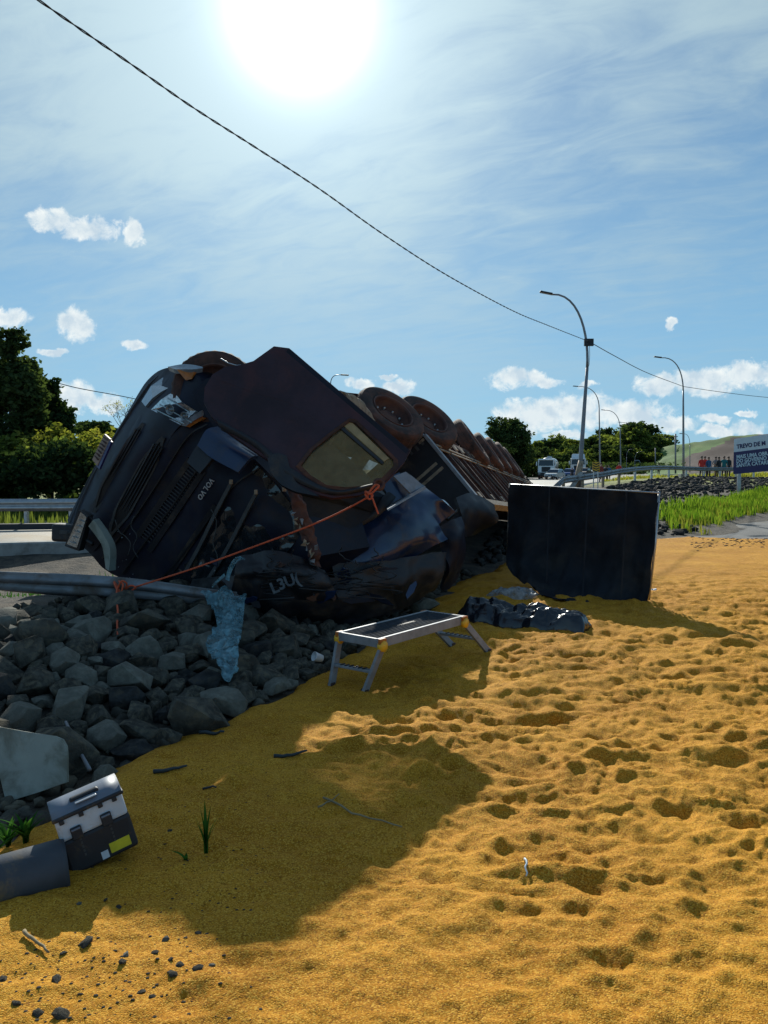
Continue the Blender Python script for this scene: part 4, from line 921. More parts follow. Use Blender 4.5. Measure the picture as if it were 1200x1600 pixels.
# ------------------------------------------------------------------ people
def person(px, D, label, shirt, trousers, pose=0, z=None, rz=0.0, h=1.72, group=None):
    x = P(px, 740, D).x; root = empty('person', (x, D, (hg(x, D) if z is None else z)), label, 'person', group); k = h/1.75
    J = [(0,0,.95),(0,0,1.15),(0,0,1.42),(0,-.01,1.53),(0,-.02,1.60),(0,-.02,1.70)]; RD = [.16,.15,.17,.055,.085,.08]; E = [(0,1),(1,2),(2,3),(3,4),(4,5)]
    def add(p, r, a): J.append(p); RD.append(r); E.append((a, len(J)-1)); return len(J)-1
    for s in (-1, 1):
        st = .08*pose if s > 0 else -.08*pose
        a = add((s*.10, 0, .90), .10, 0); b = add((s*.11, st-.02, .50), .07, a); c = add((s*.12, st+.03, .09), .045, b); add((s*.13, st-.13, .035), .035, c)
        a = add((s*.20, 0, 1.40), .065, 2)
        if pose == 2: b = add((s*.30, .02, 1.15), .045, a); c = add((s*.14, -.22, 1.12), .035, b)
        else: b = add((s*.25, .03, 1.13), .045, a); c = add((s*.26, -.05, .88), .033, b)
        hd = add(tuple(Vector(J[c])+Vector((0, -.02, -.07))), .030, c)
        for f in range(4): add(tuple(Vector(J[hd])+Vector((0, -.03+.02*f, -.085+.01*abs(f-1)))), .008, hd)
        add(tuple(Vector(J[hd])+Vector((-s*.035, -.03, -.04))), .009, hd)
    me = bpy.data.meshes.new('p'); me.from_pydata([Vector(j)*k for j in J], E, []); o = bpy.data.objects.new('p', me); COL.objects.link(o)
    sk = o.modifiers.new('s', 'SKIN'); lay = me.skin_vertices[0] if me.skin_vertices else None
    if lay is None: bpy.context.view_layer.update()
    lay = me.skin_vertices[0]
    for i, r_ in enumerate(RD): lay.data[i].radius = (r_*k, r_*k*(.75 if i < 3 else 1)); lay.data[i].use_root = (i == 0)
    o.modifiers.new('u', 'SUBSURF').levels = 1; bpy.context.view_layer.update()
    m2 = bpy.data.meshes.new_from_object(o.evaluated_get(bpy.context.evaluated_depsgraph_get())); bpy.data.objects.remove(o)
    for mm in (shirt, trousers, 'skin', 'blackp'): m2.materials.append(M[mm])
    for p in m2.polygons:
        z_ = p.center.z/k; xx = abs(p.center.x)/k; p.material_index = 2 if z_ > 1.5 or (xx > .2 and z_ < 1.02 and z_ > .7) or (pose == 2 and p.center.y < -.14*k) else (0 if z_ > .93 else (3 if z_ < .07 else 1)); p.use_smooth = True
    b = bpy.data.objects.new('body', m2); COL.objects.link(b); b.parent = root
    bm = bmesh.new(); bmesh.ops.create_icosphere(bm, subdivisions=2, radius=.105*k)
    for v in bm.verts: v.co = Vector((v.co.x*.92, v.co.y*1.05+.012, v.co.z*.8+1.70*k)); 
    bmesh.ops.delete(bm, geom=[v for v in bm.verts if v.co.y < -.05 and v.co.z < 1.70*k], context='VERTS'); hr = link('hair', bm_mesh(bm), M['hair'], None, True); hr.parent = root
    root.rotation_euler.z = rz; return root
GP = 'people standing at the far guardrail'
person(894, 108, 'person in dark clothes walking on the road before the blue car', 'dark', 'dark', 1, None, .3)
person(939, 64, 'person in a dull red shirt behind the rail right of the chevron sign', 'dullred', 'dark', 0, None, .4)
person(946, 78, 'person in dark jacket standing beside the second street lamp', 'dark', 'dark', 0, None, -.4)
person(951, 80, 'person in reddish dark top next to the one in the dark jacket', 'bluec', 'dark', 0, None, 0)
person(967, 72, 'person in a bright red shirt standing alone behind the rail', 'red', 'dark', 2, None, .2)
person(908, 110, 'person in dark clothes partly hidden behind the leaning lamp pole', 'dark', 'dark', 1, None, 1.2)
person(1029, 110, 'person in dark clothing standing under the trees far behind the rail', 'dark', 'dark', 0, None, .3)
for (px, D, sh, lb, ps, ro) in [(1096, 61.6, 'red', 'leftmost person of the group at the rail, in a red shirt', 0, .2), (1101, 62.3, 'red', 'second red shirted person of the group at the rail', 2, -.5),
        (1107, 62.0, 'bluec', 'person in blue beside the two red shirts at the rail', 0, .3), (1118, 62.8, 'greyc', 'person in grey in the middle of the group at the rail', 2, 0),
        (1123, 62.4, 'dark', 'person in dark clothes right of the grey one at the rail', 0, .5), (1131, 63, 'teal', 'person in a teal shirt at the right of the rail group', 0, -.3), (1138, 63.6, 'dark', 'last person at the right end of the rail group, in dark clothes', 0, .2)]:
    person(px, D, lb, sh, 'dark', ps, None, ro, 1.66+.1*random.random(), GP)

# ------------------------------------------------------------------ overturned tractor unit
def FD(px, py):
    d = 8-.00351*(px-275)+.00176*(py-572)
    t = (px-285)*.805+(py-572)*.594; s = (px-325)*-.695+(py-650)*.719
    return d+.30*max(0, 1-t/45)**2*(1 if t > -30 else 1.0)+.22*max(0, min(1, 1-s/45))**2
def f3(rows, l=0.0): return [[(a, b, FD(a, b)+l) for a, b in r] for r in rows]
Wv = Vector((-.606, .407, -.687)).normalized(); Rv = Vector((.61, .79, -.02)).normalized()
truck = empty('overturned_truck', (-1.6, 9, .4), 'dark blue truck lying upside down with crushed cab and its door hanging open', 'truck')
FR = [[(288,571),(238,592),(190,668),(145,742),(108,812)],
      [(300,588),(250,614),(207,687),(160,767),(116,842)],
      [(325,648),(270,665),(232,735),(185,805),(143,866)],
      [(352,680),(300,707),(262,765),(215,830),(168,893)],
      [(395,715),(345,745),(305,800),(262,860),(215,912)],
      [(432,752),(385,790),(350,840),(320,890),(285,926)],
      [(468,800),(440,830),(415,870),(390,905),(350,936)],
      [(492,870),(475,892),(455,917),(430,936),(400,948)]]
patch('cab_front', f3(FR), M['navy'], truck, nu=60, nv=70, off=Rv*.9+Vector((0, 0, .05)), wob=.012, wsc=2.5, cru=.022, csc=3.0)
patch('cab_shell', f3([r for r in FR[1:]], .25), M['blackpl'], truck, nu=14, nv=14, off=Rv*1.7)
# bumper shell, proud of the cab front
BU = [[(290,568),(236,588),(188,664),(142,740),(105,812)],
      [(303,580),(250,603),(200,678),(152,757),(112,836)],
      [(312,603),(262,630),(216,702),(170,778),(126,846)],
      [(330,650),(278,668),(238,738),(192,806),(146,862)]]
patch('bumper', f3(BU, -.03), M['navy'], truck, th=.05, nu=36, nv=20, wob=.006)
# lower bumper centre in black plastic with two long slotted intakes
def slot(ctr_a, ctr_b, w, taper):
    """intake frame and slats along the truck's width between two picture points"""
    (ax, ay), (bx, by) = ctr_a, ctr_b; dx, dy = bx-ax, by-ay; L = math.hypot(dx, dy); nx, ny = -dy/L, dx/L
    if nx < 0: nx, ny = -nx, -ny
    out = []; inn = []; K = 14
    def wd(t): return w*min(1, (.25+t*3.2), (.25+(1-t)*3.2))
    for sgn, rng_ in ((1, range(K+1)), (-1, range(K, -1, -1))):
        for i in rng_:
            t = i/K; x, y = ax+dx*t, ay+dy*t; k = wd(t)
            out.append((x+nx*k*sgn, y+ny*k*sgn, FD(x, y)-.062)); k2 = k-2.6; t2 = .045+t*.91; x, y = ax+dx*t2, ay+dy*t2; inn.append((x+nx*k2*sgn, y+ny*k2*sgn, FD(x, y)-.062))
    fr_ = poly('intake_frame', out, M['wipers'], truck, .03, [inn])
    poly('intake_back', [(a, b, d+.022) for a, b, d in inn], M['blackp'], truck, .008)
    for q in (-.55, -.18, .18, .55):
        a_ = P(ax+dx*.08+nx*w*q, ay+dy*.08+ny*w*q, FD(ax, ay)-.050); b_2 = P(ax+dx*.92+nx*w*q, ay+dy*.92+ny*w*q, FD(bx, by)-.050)
        bar('slat', a_, b_2, .012, .02, M['blackpl'], truck)
slot((224, 662), (146, 800), 11, 1); slot((254, 684), (170, 838), 13, 1)
# upper grille: three long bars
for (x0, y0, x1, y1) in ((296,718,214,838),(318,735,232,862),(336,790,262,900)):
    patch('grille_bar', [[(x0+k*(x1-x0)/4-3, y0+k*(y1-y0)/4-3, FD(x0+k*(x1-x0)/4, y0+k*(y1-y0)/4)-.035) for k in range(5)], [(x0+k*(x1-x0)/4+4, y0+k*(y1-y0)/4+3, FD(x0+k*(x1-x0)/4, y0+k*(y1-y0)/4)-.035) for k in range(5)]], M['blackpl'], truck, th=.03, nu=12, nv=2)
# right-hand (upper) lamps
poly('fog_light', [(221,627,FD(221,627)-.085),(236,603,FD(236,603)-.085),(254,590,FD(254,590)-.085),(264,590,FD(264,590)-.085),(273,601,FD(273,601)-.085),(252,612,FD(252,612)-.085),(238,622,FD(238,622)-.085),(227,635,FD(227,635)-.085)], M['lens'], truck, .05)
hl = poly('headlight', [(236,640,FD(236,640)-.09),(252,624,FD(252,624)-.09),(266,615,FD(266,615)-.09),(276,618,FD(276,618)-.09),(284,628,FD(284,628)-.09),(306,642,FD(306,642)-.09),(282,664,FD(282,664)-.09)], M['reflector'], truck, .10)
for (a, b, r) in ((268, 640, .055), (290, 650, .045)):
    c = P(a, b, FD(a, b)-.10); lathe('lamp_bowl', [(.03, r), (.035, r*.92), (.0, r*.75), (-.01, .02), (.03, .015), (.035, .001)], c, Vector((-.35, -.9, -.1)), M['lens'], None, 24).parent = hl
for o in list(hl.children): o.matrix_parent_inverse = Matrix.Translation(-truck.location)
for (a, b, c, d) in ((250,632,300,660), (262,622,296,644), (243,640,288,662)):
    o = bar('lens_rib', P(a, b, FD(a, b)-.115), P(c, d, FD(c, d)-.115), .008, .012, M['lens'], truck)
patch('indicator_trim', [[(280,664,FD(280,664)-.08),(300,650,FD(300,650)-.09),(318,640,FD(318,640)-.06),(324,638,FD(324,638)-.02)], [(290,666,FD(290,666)-.07),(305,656,FD(305,656)-.08),(320,648,FD(320,648)-.04),(328,642,FD(328,642)-.0)]], M['alu'], truck, th=.04, nu=10, nv=3)
patch('amber_indicator', [[(290,666,FD(290,666)-.06),(305,656,FD(305,656)-.06),(320,648,FD(320,648)-.03),(328,643,FD(328,643))], [(296,668,FD(296,668)-.04),(309,660,FD(309,660)-.04),(322,653,FD(322,653)-.02),(329,648,FD(329,648))]], M['amber'], truck, th=.04, nu=10, nv=3)
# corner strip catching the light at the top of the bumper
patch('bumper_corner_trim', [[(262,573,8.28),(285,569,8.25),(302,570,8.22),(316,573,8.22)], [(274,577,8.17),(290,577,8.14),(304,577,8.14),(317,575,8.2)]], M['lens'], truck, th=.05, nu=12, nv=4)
poly('corner_indicator', [(276,577,8.16),(304,577,8.15),(312,575,8.18),(300,592,8.16),(290,594,8.16)], M['amber'], truck, .08)
# left (lower) lamps: one hanging loose
poly('hanging_headlight', [(126,800,8.62),(135,808,8.60),(120,856,8.66),(104,850,8.72)], M['reflector'], truck, .10)
poly('headlight_frame', [(123,797,8.64),(138,806,8.62),(123,861,8.67),(101,853,8.74)], M['blackp'], truck, .09, [[(126,802,8.64),(134,808,8.62),(119,855,8.67),(105,850,8.73)]])
for k in range(5): bar('lens_rib', P(124-k*3.6, 812+k*8.5, 8.62+.012*k), P(131-k*3.2, 815+k*8.5, 8.61+.012*k), .006, .01, M['lens'], truck)
patch('lower_headlight', [[(138,822,8.55),(150,838,8.53),(160,855,8.52),(165,888,8.56)],[(146,812,8.5),(160,832,8.47),(172,858,8.45),(170,892,8.5)]], M['oliveg'], truck, th=.08, nu=10, nv=4)
for (pts) in ([(262,576),(228,606),(182,676),(136,752),(106,822)], [(322,662),(290,684),(246,752),(200,820),(158,872)], [(344,700),(310,730),(268,790),(224,848),(188,898)], [(404,730),(360,762),(318,820),(274,878),(240,914)]):
    patch('panel_seam', [[(a, b, FD(a, b)-.052) for a, b in pts], [(a+1.8, b+1.3, FD(a, b)-.052) for a, b in pts]], M['blackp'], truck, th=.03, nu=20, nv=1)
patch('bumper_lip', [[(a, b, FD(a, b)-.075) for a, b in [(232,600),(196,656),(158,718),(124,786),(112,826)]], [(a+5, b+3, FD(a, b)-.07) for a, b in [(232,600),(196,656),(158,718),(124,786),(112,826)]]], M['blackpl'], truck, th=.05, nu=24, nv=2)
for k in range(26):
    t = .06+.88*k/25; x, y = 300-84*t, 722+122*t; q_ = P(x, y, FD(x, y)-.03); e_ = P(x+14, y+11, FD(x+14, y+11)-.03); bar('grille_rib', q_, e_, .008, .012, M['blackpl'], truck)
for (pts) in ([(330,796),(338,812),(337,830),(333,850),(340,872),(334,900)], [(180,812),(186,830),(196,838),(204,850),(200,868)], [(210,806),(205,822),(214,838),(208,856),(216,872)]):
    tube('loose_wire', [cr([P(a, b, FD(a, b)-.12) for a, b in pts], i/20) for i in range(21)], .006, M['wipers'], truck, 5)
rg_ = random.Random(12)
for k in range(26):
    x, y = rg_.uniform(160, 225), rg_.uniform(822, 905); D = FD(x, y)-.11
    if k > 20: x, y = rg_.uniform(300, 470), rg_.uniform(880, 925); D = 7.6
    q = [(x+rg_.uniform(-1.6, 1.6), y+rg_.uniform(-1.6, 1.6), D+rg_.uniform(-.02, .02)) for _ in range(3)]
    if abs((q[1][0]-q[0][0])*(q[2][1]-q[0][1])-(q[1][1]-q[0][1])*(q[2][0]-q[0][0])) > 1: poly('glass_shard', q, M['alu'], truck, .006)
# number plate on the bumper's lower edge
pl = poly('number_plate', [(163,678,8.36),(172,686,8.24),(152,728,8.38),(144,718,8.5)], M['plate'], truck, .02)
for k in range(7):
    t = (k+.8)/8.2; a = P(163-19*t+1, 678+40*t+1, 8.35+.14*t-.012); b = P(172-20*t-2, 686+42*t-2, 8.23+.14*t-.012)
    bar('plate_mark', a, b, .018, .006, M['rimred'], truck)
patch('plate_strip', [[(168,685,8.30),(150,728,8.43)],[(174,690,8.2),(155,733,8.33)]], M['navysign'], truck, th=.02, nu=4, nv=2)
# blue corner panel above the grille
patch('corner_panel', [[(308,696,7.80),(322,672,7.84),(340,666,7.9)],[(330,715,7.70),(352,692,7.74),(372,690,7.84)],[(372,738,7.60),(392,715,7.64),(404,712,7.74)]], M['blue'], truck, th=.04, nu=14, nv=14)
patch('panel_shadow_gap', [[(292,722,7.80),(305,700,7.84),(330,672,7.9)],[(312,740,7.75),(330,718,7.76),(345,695,7.8)]], M['blackpl'], truck, th=.06, nu=10, nv=6)
# VOLVO lettering, upside down
for i, ch in enumerate("VOLVO"):
    t = i/4; x, y = 330-17*t, 751+25*t; r0 = P(330, 751, FD(330, 751)); r1 = P(313, 776, FD(313, 776)); u0 = P(x, y, FD(x, y)-.03); u1 = P(x+9, y+6, FD(x+9, y+6)-.03)
    text('lettering', ch, P(x, y, FD(x, y)-.045), r1-r0, u1-u0, .082, M['silver'], truck, .006, .01)
# windscreen and wipers, crushed roof visor with printed letters
WS = [[(398,722),(350,800),(300,872),(246,905)],[(440,768),(400,830),(352,890),(290,922)],[(478,820),(450,862),(410,905),(350,934)]]
patch('windscreen', f3(WS, -.012), M['glass'], truck, th=.02, nu=50, nv=40, wob=.015, wsc=4, cru=.035, csc=4.5)
for (pts) in ([(358,754),(336,796),(310,850),(287,892)], [(397,770),(378,806),(350,860),(318,910)]):
    patch('wiper_arm', [[(a, b, FD(a, b)-.07) for a, b in pts], [(a+5, b+2, FD(a+5, b)-.07) for a, b in pts]], M['wipers'], truck, th=.025, nu=16, nv=2)
    a = pts[0]; box('wiper_cap', P(a[0]+3, a[1]-1, FD(*a)-.08), (.035, .03, .05), M['tan'], truck, bev=.006)
patch('roof_visor', [[(372,868,7.82),(420,862,7.72),(470,872,7.72),(508,890,7.85)],[(366,900,7.70),(420,892,7.60),(475,900,7.60),(520,915,7.8)],[(360,930,7.86),(420,934,7.75),(480,938,7.76),(530,938,7.9)]], M['blackpl'], truck, th=.08, nu=60, nv=30, wob=.02, wsc=2.5, cru=.07, csc=3.2)
for i, (ch, x, y) in enumerate((("L", 429, 919), ("3", 440, 913), ("U", 453, 908), ("(", 464, 905))):
    a = P(x-6, y+2.4, 7.58); b = P(x+6, y-2.4, 7.58); u_ = P(x-4, y-12, 7.58)-P(x, y, 7.58)
    text('lettering', ch, P(x, y, 7.53), b-a, u_, .155, M['whitegrey'], truck, .006, .028, shear=0)
# fairing, lower crumpled cab parts
patch('crushed_roof', [[(300,905,8.3),(360,900,8.0),(430,905,7.9),(520,905,8.0),(600,880,8.4)],[(290,930,8.35),(360,940,8.0),(430,945,7.85),(520,942,7.95),(610,915,8.4)],[(300,955,8.6),(370,968,8.3),(440,985,8.15),(530,985,8.2),(620,950,8.6)]], M['blackpl'], truck, th=.3, nu=80, nv=30, wob=.05, wsc=2.0, cru=.035, csc=2.0)
patch('crushed_roof_rear', [[(520,880,8.2),(580,878,8.4),(640,870,8.8),(700,862,9.2)],[(530,930,8.2),(590,925,8.4),(640,915,8.7),(690,900,9.1)],[(540,970,8.5),(600,960,8.7),(640,945,9.0),(680,925,9.3)]], M['blackpl'], truck, th=.3, nu=50, nv=30, wob=.05, wsc=2.0, cru=.035, csc=2.2)
# cab side seen right of the broken pillar
patch('cab_side', [[(486,832,8.65),(524,842,8.62),(566,822,8.65),(608,792,8.72),(648,772,8.90)],
      [(494,862,8.55),(545,858,8.52),(596,838,8.58),(640,812,8.70),(672,800,9.00)],
      [(500,888,8.48),(552,885,8.46),(606,868,8.55),(650,846,8.72),(690,830,9.10)],
      [(490,912,8.55),(548,912,8.55),(600,892,8.65),(650,868,8.90),(700,842,9.05)]], M['blue'], truck, th=.06, nu=40, nv=24, wob=.03, wsc=1.6, cru=.022, csc=2.0)
patch('door_window_rim', [[(486,828,8.60),(522,832,8.57),(556,814,8.57),(582,797,8.58),(598,776,8.60),(607,768,8.62)],[(487,838,8.58),(524,843,8.55),(562,823,8.55),(592,805,8.56),(611,786,8.58),(618,776,8.60)]], M['blackpl'], truck, th=.05, nu=30, nv=4, push=lambda u, v: .02*math.sin(v*math.pi))
poly('dark_opening_sheet', [(462,772,7.86),(520,776,8.1),(590,768,8.62),(604,776,8.66),(585,802,8.60),(556,822,8.4),(522,840,8.15),(490,850,7.9)], M['tarp'], truck, .05)  # black sheet stands in for the unlit inside of the window opening
patch('rear_cab_panel', [[(634,740,9.05),(650,750,9.10),(664,760,9.22)],[(640,772,8.90),(654,768,9.02),(668,764,9.22)],[(664,800,8.95),(680,790,9.10),(692,782,9.10)],[(678,826,9.05),(694,812,9.22),(712,800,9.25)]], M['blue'], truck, th=.06, nu=12, nv=16)
patch('side_panel', [[(594,756,8.72),(612,744,8.75),(624,738,8.85)],[(604,770,8.70),(622,762,8.74),(640,762,8.85)],[(606,790,8.68),(628,778,8.72),(644,771,8.85)]], M['blue'], truck, th=.05, nu=10, nv=12)
patch('corner_highlight', [[(615,744,8.66),(634,737,8.78)],[(628,757,8.65),(648,747,8.80)],[(641,770,8.66),(661,759,8.84)]], M['alu'], truck, th=.03, nu=6, nv=8)  # pale metal sheet stands in for the whitish highlight on the cab corner
poly('trim_line', [(604,793,8.62),(641,772,8.64),(664,759,8.80),(665,761,8.80),(642,774,8.64),(605,795.5,8.02)], M['alu'], truck, .02)
poly('inner_cloth', [(530,808,8.80),(544,797,8.80),(562,793,8.80),(567,801,8.80),(560,813,8.80),(536,824,8.80)], M['cork'], truck, .04)
patch('mudguard', [[(676,830,9.05),(700,815,9.25),(722,806,9.55)],[(690,858,9.20),(712,842,9.15),(730,830,9.45)],[(700,890,9.15),(716,880,9.30),(727,868,9.55)],[(690,924,9.45),(706,920,9.50),(718,900,9.65)]], M['navy'], truck, th=.05, nu=14, nv=20, wob=.03, cru=.03, csc=2.2)
patch('mudguard', [[(712,778,9.95),(740,770,10.25),(770,790,10.45)],[(720,800,9.85),(745,795,10.05),(778,815,10.35)],[(728,840,9.95),(735,838,10.15),(740,835,10.45)]], M['blackpl'], truck, th=.05, nu=14, nv=14, wob=.03, cru=.03, csc=2.2)
rt_ = random.Random(31)
for k in range(16):
    x, y = rt_.uniform(330, 690), rt_.uniform(868, 950); D = 7.62+max(0, x-480)*.0042+rt_.uniform(0, .12); a0 = rt_.uniform(0, 6.28); R1, R2 = rt_.uniform(10, 30), rt_.uniform(4, 13); q = []
    for j in range(6):
        a = j*math.pi/3+rt_.uniform(-.35, .35); u1, v1 = math.cos(a)*R1, math.sin(a)*R2; q.append((x+u1*math.cos(a0)-v1*math.sin(a0), y+(u1*math.sin(a0)+v1*math.cos(a0))*.6, D+.004*u1))
    poly('torn_panel', q, M[('navy', 'blackpl', 'chassis', 'blue')[k % 4]], truck, .02)
for k in range(9):
    x, y = rt_.uniform(380, 680), rt_.uniform(850, 880); D = 7.6+max(0, x-480)*.004; tube('loose_wire', [cr([P(x+rt_.uniform(-12, 12)*i, y+15*i, D+rt_.uniform(-.05, .02)) for i in range(5)], j/16) for j in range(17)], .007, M['blackp'], truck, 5)
# broken pillar with crumpled bright edges
patch('broken_pillar', [[(448,764,7.78),(462,762,7.76),(474,775,7.80)],[(458,795,7.74),(470,795,7.70),(480,800,7.76)],[(464,825,7.74),(478,825,7.70),(488,828,7.76)],[(478,855,7.72),(490,858,7.68),(500,862,7.74)],[(486,880,7.76),(493,884,7.74),(500,886,7.78)]], M['rimred'], truck, th=.06, nu=10, nv=40, wob=.05, wsc=9)
r = random.Random(3)
for (x, y) in [(459,800),(463,808),(461,816),(466,822),(470,815),(474,848),(480,850),(478,858),(484,862),(487,868),(488,876),(492,855),(444,764),(366,655),(345,655),(352,668),(372,684),(388,703),(380,698)]:
    D = 7.66 if x > 430 else FD(x, y)-.12; pts = [(x+r.uniform(-5, 5), y+r.uniform(-6, 6), D+r.uniform(-.03, .03)) for _ in range(5)]; c = (sum(p[0] for p in pts)/5, sum(p[1] for p in pts)/5); pts.sort(key=lambda p: math.atan2(p[1]-c[1], p[0]-c[0]))
    poly('torn_metal', pts, M['alu'] if r.random() < .5 else M['tan'], truck, .012)
# hanging open door with its window
DD = lambda x, y: 7.60+.000488*(x-430)-.001967*(y-541)
dp = [(428,541),(452,544),(500,585),(560,636),(610,678),(641,704),(632,722),(612,744),(592,763),(560,774),(520,778),(484,770),(452,752),(424,722),(388,698),(352,672),(330,650),(318,628),(320,605),(332,585),(352,573),(376,570),(396,564)]
hole = [(486,702),(516,678),(546,656),(556,658),(590,690),(618,718),(619,728),(600,748),(582,760),(540,764),(508,760),(482,744),(466,728)]
door = empty('door', (0, 0, 0)); door.parent = truck; 
dpan = poly('outer_panel', [(a, b, DD(a, b)) for a, b in dp], M['doorp'], None, .07, [[(a, b, DD(a, b)) for a, b in hole]])
poly_gl = poly('window_pane', [(a+(544-a)*-.01, b, DD(a, b)+.03) for a, b in hole], M['dustglass'], None, .008)
fr2 = poly('window_seal', [(a+(546-a)*-.05, b+(712-b)*-.05, DD(a, b)-.012) for a, b in hole], M['rubber'], None, .03, [[(a+(546-a)*.05, b+(712-b)*.05, DD(a, b)-.012) for a, b in hole]])
st = poly('window_divider', [(530,668,DD(530,668)+.01),(534,665,DD(534,665)+.01),(600,722,DD(600,722)+.01),(597,725,DD(597,725)+.01)], M['blackp'], None, .03)
lt = poly('sunlit_strip', [(536,664,DD(536,664)+.015),(548,658,DD(548,658)+.015),(608,716,DD(608,716)+.015),(600,721,DD(600,721)+.015)], M['cork'], None, .01)  # yellow strip imitates sunlight showing in the dusty window
hd = patch('door_handle_recess', [[(418,716,7.22),(432,708,7.22),(448,712,7.23)],[(424,740,7.18),(442,745,7.18),(462,752,7.17)],[(440,758,7.15),(462,768,7.14),(500,776,7.14)]], M['blackpl'], None, th=.05, nu=16, nv=10, wob=.015, wsc=8)
md = patch('moulding', [[(344,668,DD(344,668)-.0),(400,700,DD(400,700)),(450,745,DD(450,745)),(520,774,DD(520,774)),(590,762,DD(590,762))],[(338,655,DD(338,655)),(402,690,DD(402,690)),(455,732,DD(455,732)),(520,766,DD(520,766)),(585,756,DD(585,756))]], M['blackpl'], None, th=.09, nu=40, nv=4, lift=.02, push=lambda u, v: .02*math.sin(v*math.pi))
rod = lathe('tow_eye', [(-.02, .03), (-.02, .06), (.02, .06), (.02, .03), (-.02, .03)], P(592, 757, 7.18), (0, -1, .2), M['rimred'], None, 20)
fl = patch('edge_flange', [[(a, b, DD(a, b)-.0) for a, b in [(452,545),(500,586),(560,637),(610,679),(639,704)]], [(a-6, b+7, DD(a, b)) for a, b in [(452,545),(500,586),(560,637),(610,679),(639,704)]]], M['navy'], None, th=.03, nu=30, nv=2, lift=.012)
cr1 = patch('door_crease', [[(a, b, DD(a, b)) for a, b in [(345,590),(400,610),(450,625),(500,655)]], [(a-3, b+9, DD(a, b)) for a, b in [(345,590),(400,610),(450,625),(500,655)]]], M['doorp'], None, th=.03, nu=30, nv=4, push=lambda u, v: .014*math.sin(v*math.pi)-.002)
for o in (fl, cr1, dpan, poly_gl, fr2, st, lt, hd, md, rod): o.parent = door; o.matrix_parent_inverse = Matrix.Identity(4)
door.location = (0, 0, 0); door.matrix_parent_inverse = Matrix.Translation(-truck.location)
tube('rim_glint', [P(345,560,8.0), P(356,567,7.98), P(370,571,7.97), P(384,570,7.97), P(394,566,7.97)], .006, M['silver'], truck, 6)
poly('arch_liner', [(300,612,7.98),(322,592,8.0),(345,585,8.0),(352,600,8.0),(350,668,7.96),(338,672,7.95),(322,650,7.96)], M['navy'], truck, .10)
# wheels
def wheel(name, c, axis, R, W, root, dual=False, seg=60, lugs=True, label=None):
    """c = centre of the outer face"""
    w = empty(name, c); w.parent = root; w.matrix_parent_inverse = Matrix.Translation(-root.location); 
    if label: w['label'] = label
    def tyre(off):
        prof = [(off-.02, R*.58), (off, R*.66), (off+.012, R*.80), (off-.004, R*.93), (off-.03, R*.985), (off-.05, R), (off-W*.30, R*1.008), (off-W*.33, R*.985), (off-W*.36, R*1.01), (off-W*.5, R*1.012), (off-W*.64, R*1.01), (off-W*.67, R*.985), (off-W*.70, R*1.008), (off-W+.05, R), (off-W+.03, R*.985), (off-W+.004, R*.93), (off-W-.012, R*.80), (off-W, R*.6)]
        mod = (lambda i, k: (-.012 if (3 < i < 14 and k % 2 == 0 and i not in (7, 11)) else 0)) if lugs else None
        t = lathe('tyre', prof, Vector((0, 0, 0)), axis, M['rubber'], None, seg, mod, False); t.parent = w
        me = t.data; me.polygons.foreach_set('use_smooth', [True]*len(me.polygons)); sharp(me, 30)
    def rim(off, deep):
        prof = [(off-.015, R*.60), (off+.004, R*.60), (off-.0, R*.565), (off-.04, R*.55), (off-deep, R*.53), (off-deep-.012, R*.34), (off-deep+.03, R*.30), (off-deep+.05, R*.22), (off-deep+.06, .001)]
        o = lathe('rim', prof, Vector((0, 0, 0)), axis, M['rimred'], None, 40); o.parent = w
        x, y, z = basis(axis)
        for k in range(10):
            a = 2*math.pi*k/10; p = (y*math.cos(a)+z*math.sin(a))*R*.42+x*(off-deep+.005); n_ = lathe('wheel_nut', [(-.01, .018), (.025, .016), (.03, .001)], p, axis, M['steel'], None, 6, None, False); n_.parent = w
    tyre(0); rim(0, .16)
    if dual: tyre(-W-.06)
    return w
AXT = Vector((.50, -.50, .70)).normalized()
wheel('wheel', P(334, 603, 8.30), (.12, -.93, .35), .455, .30, truck, False, label='front wheel sticking up behind the open door')
wheel('wheel', P(615, 641, 10.75), AXT, .53, .27, truck, True, label='front drive wheel pointing at the sky behind the door')
wheel('wheel', P(672, 652, 12.0), AXT, .54, .27, truck, True, label='rear drive wheel touching the trailer front')
# far side wheels, chassis, tank
for (a, b, D) in ((615, 641, 10.75), (672, 652, 12.0)):
    c = P(a, b, D)-AXT*1.85; wheel('wheel', c, AXT, .53, .27, truck, False)
    p0 = P(a, b, D); tube('axle', [p0-AXT*.15, p0-AXT*1.9], .12, M['chassis'], truck, 10)
c0 = P(334, 603, 8.7); s0 = P(470, 612, 9.4); s1 = P(575, 628, 10.9); s2 = P(690, 680, 12.9)
for off in (0, 1):
    o_ = Wv*(.25+.85*off)+Vector((0, 0, -.25)); bar('chassis_rail', c0+o_, s2+o_, .09, .28, M['chassis'], truck, AXT)
axT = (s1-s0).normalized(); fc = P(455, 668, 9.35)
lathe('fuel_tank', [(0, .01), (0, .26), (.03, .31), (1.15, .31), (1.18, .26), (1.18, .01)], fc, axT, M['chassis'], truck, 36)
for k in (.15, .45, .75, 1.02): lathe('tank_strap', [(k, .312), (k, .325), (k+.05, .325), (k+.05, .312)], fc, axT, M['tan'], truck, 36)
patch('rear_mudguard', [[(528,610,10.0),(548,617,10.1),(560,626,10.2)],[(540,616,10.0),(566,628,10.1),(585,655,10.2)],[(548,640,10.0),(570,655,10.1),(590,672,10.2)]], M['tan'], truck, th=.04, nu=12, nv=16, push=lambda u, v: .012*math.sin(u*25))
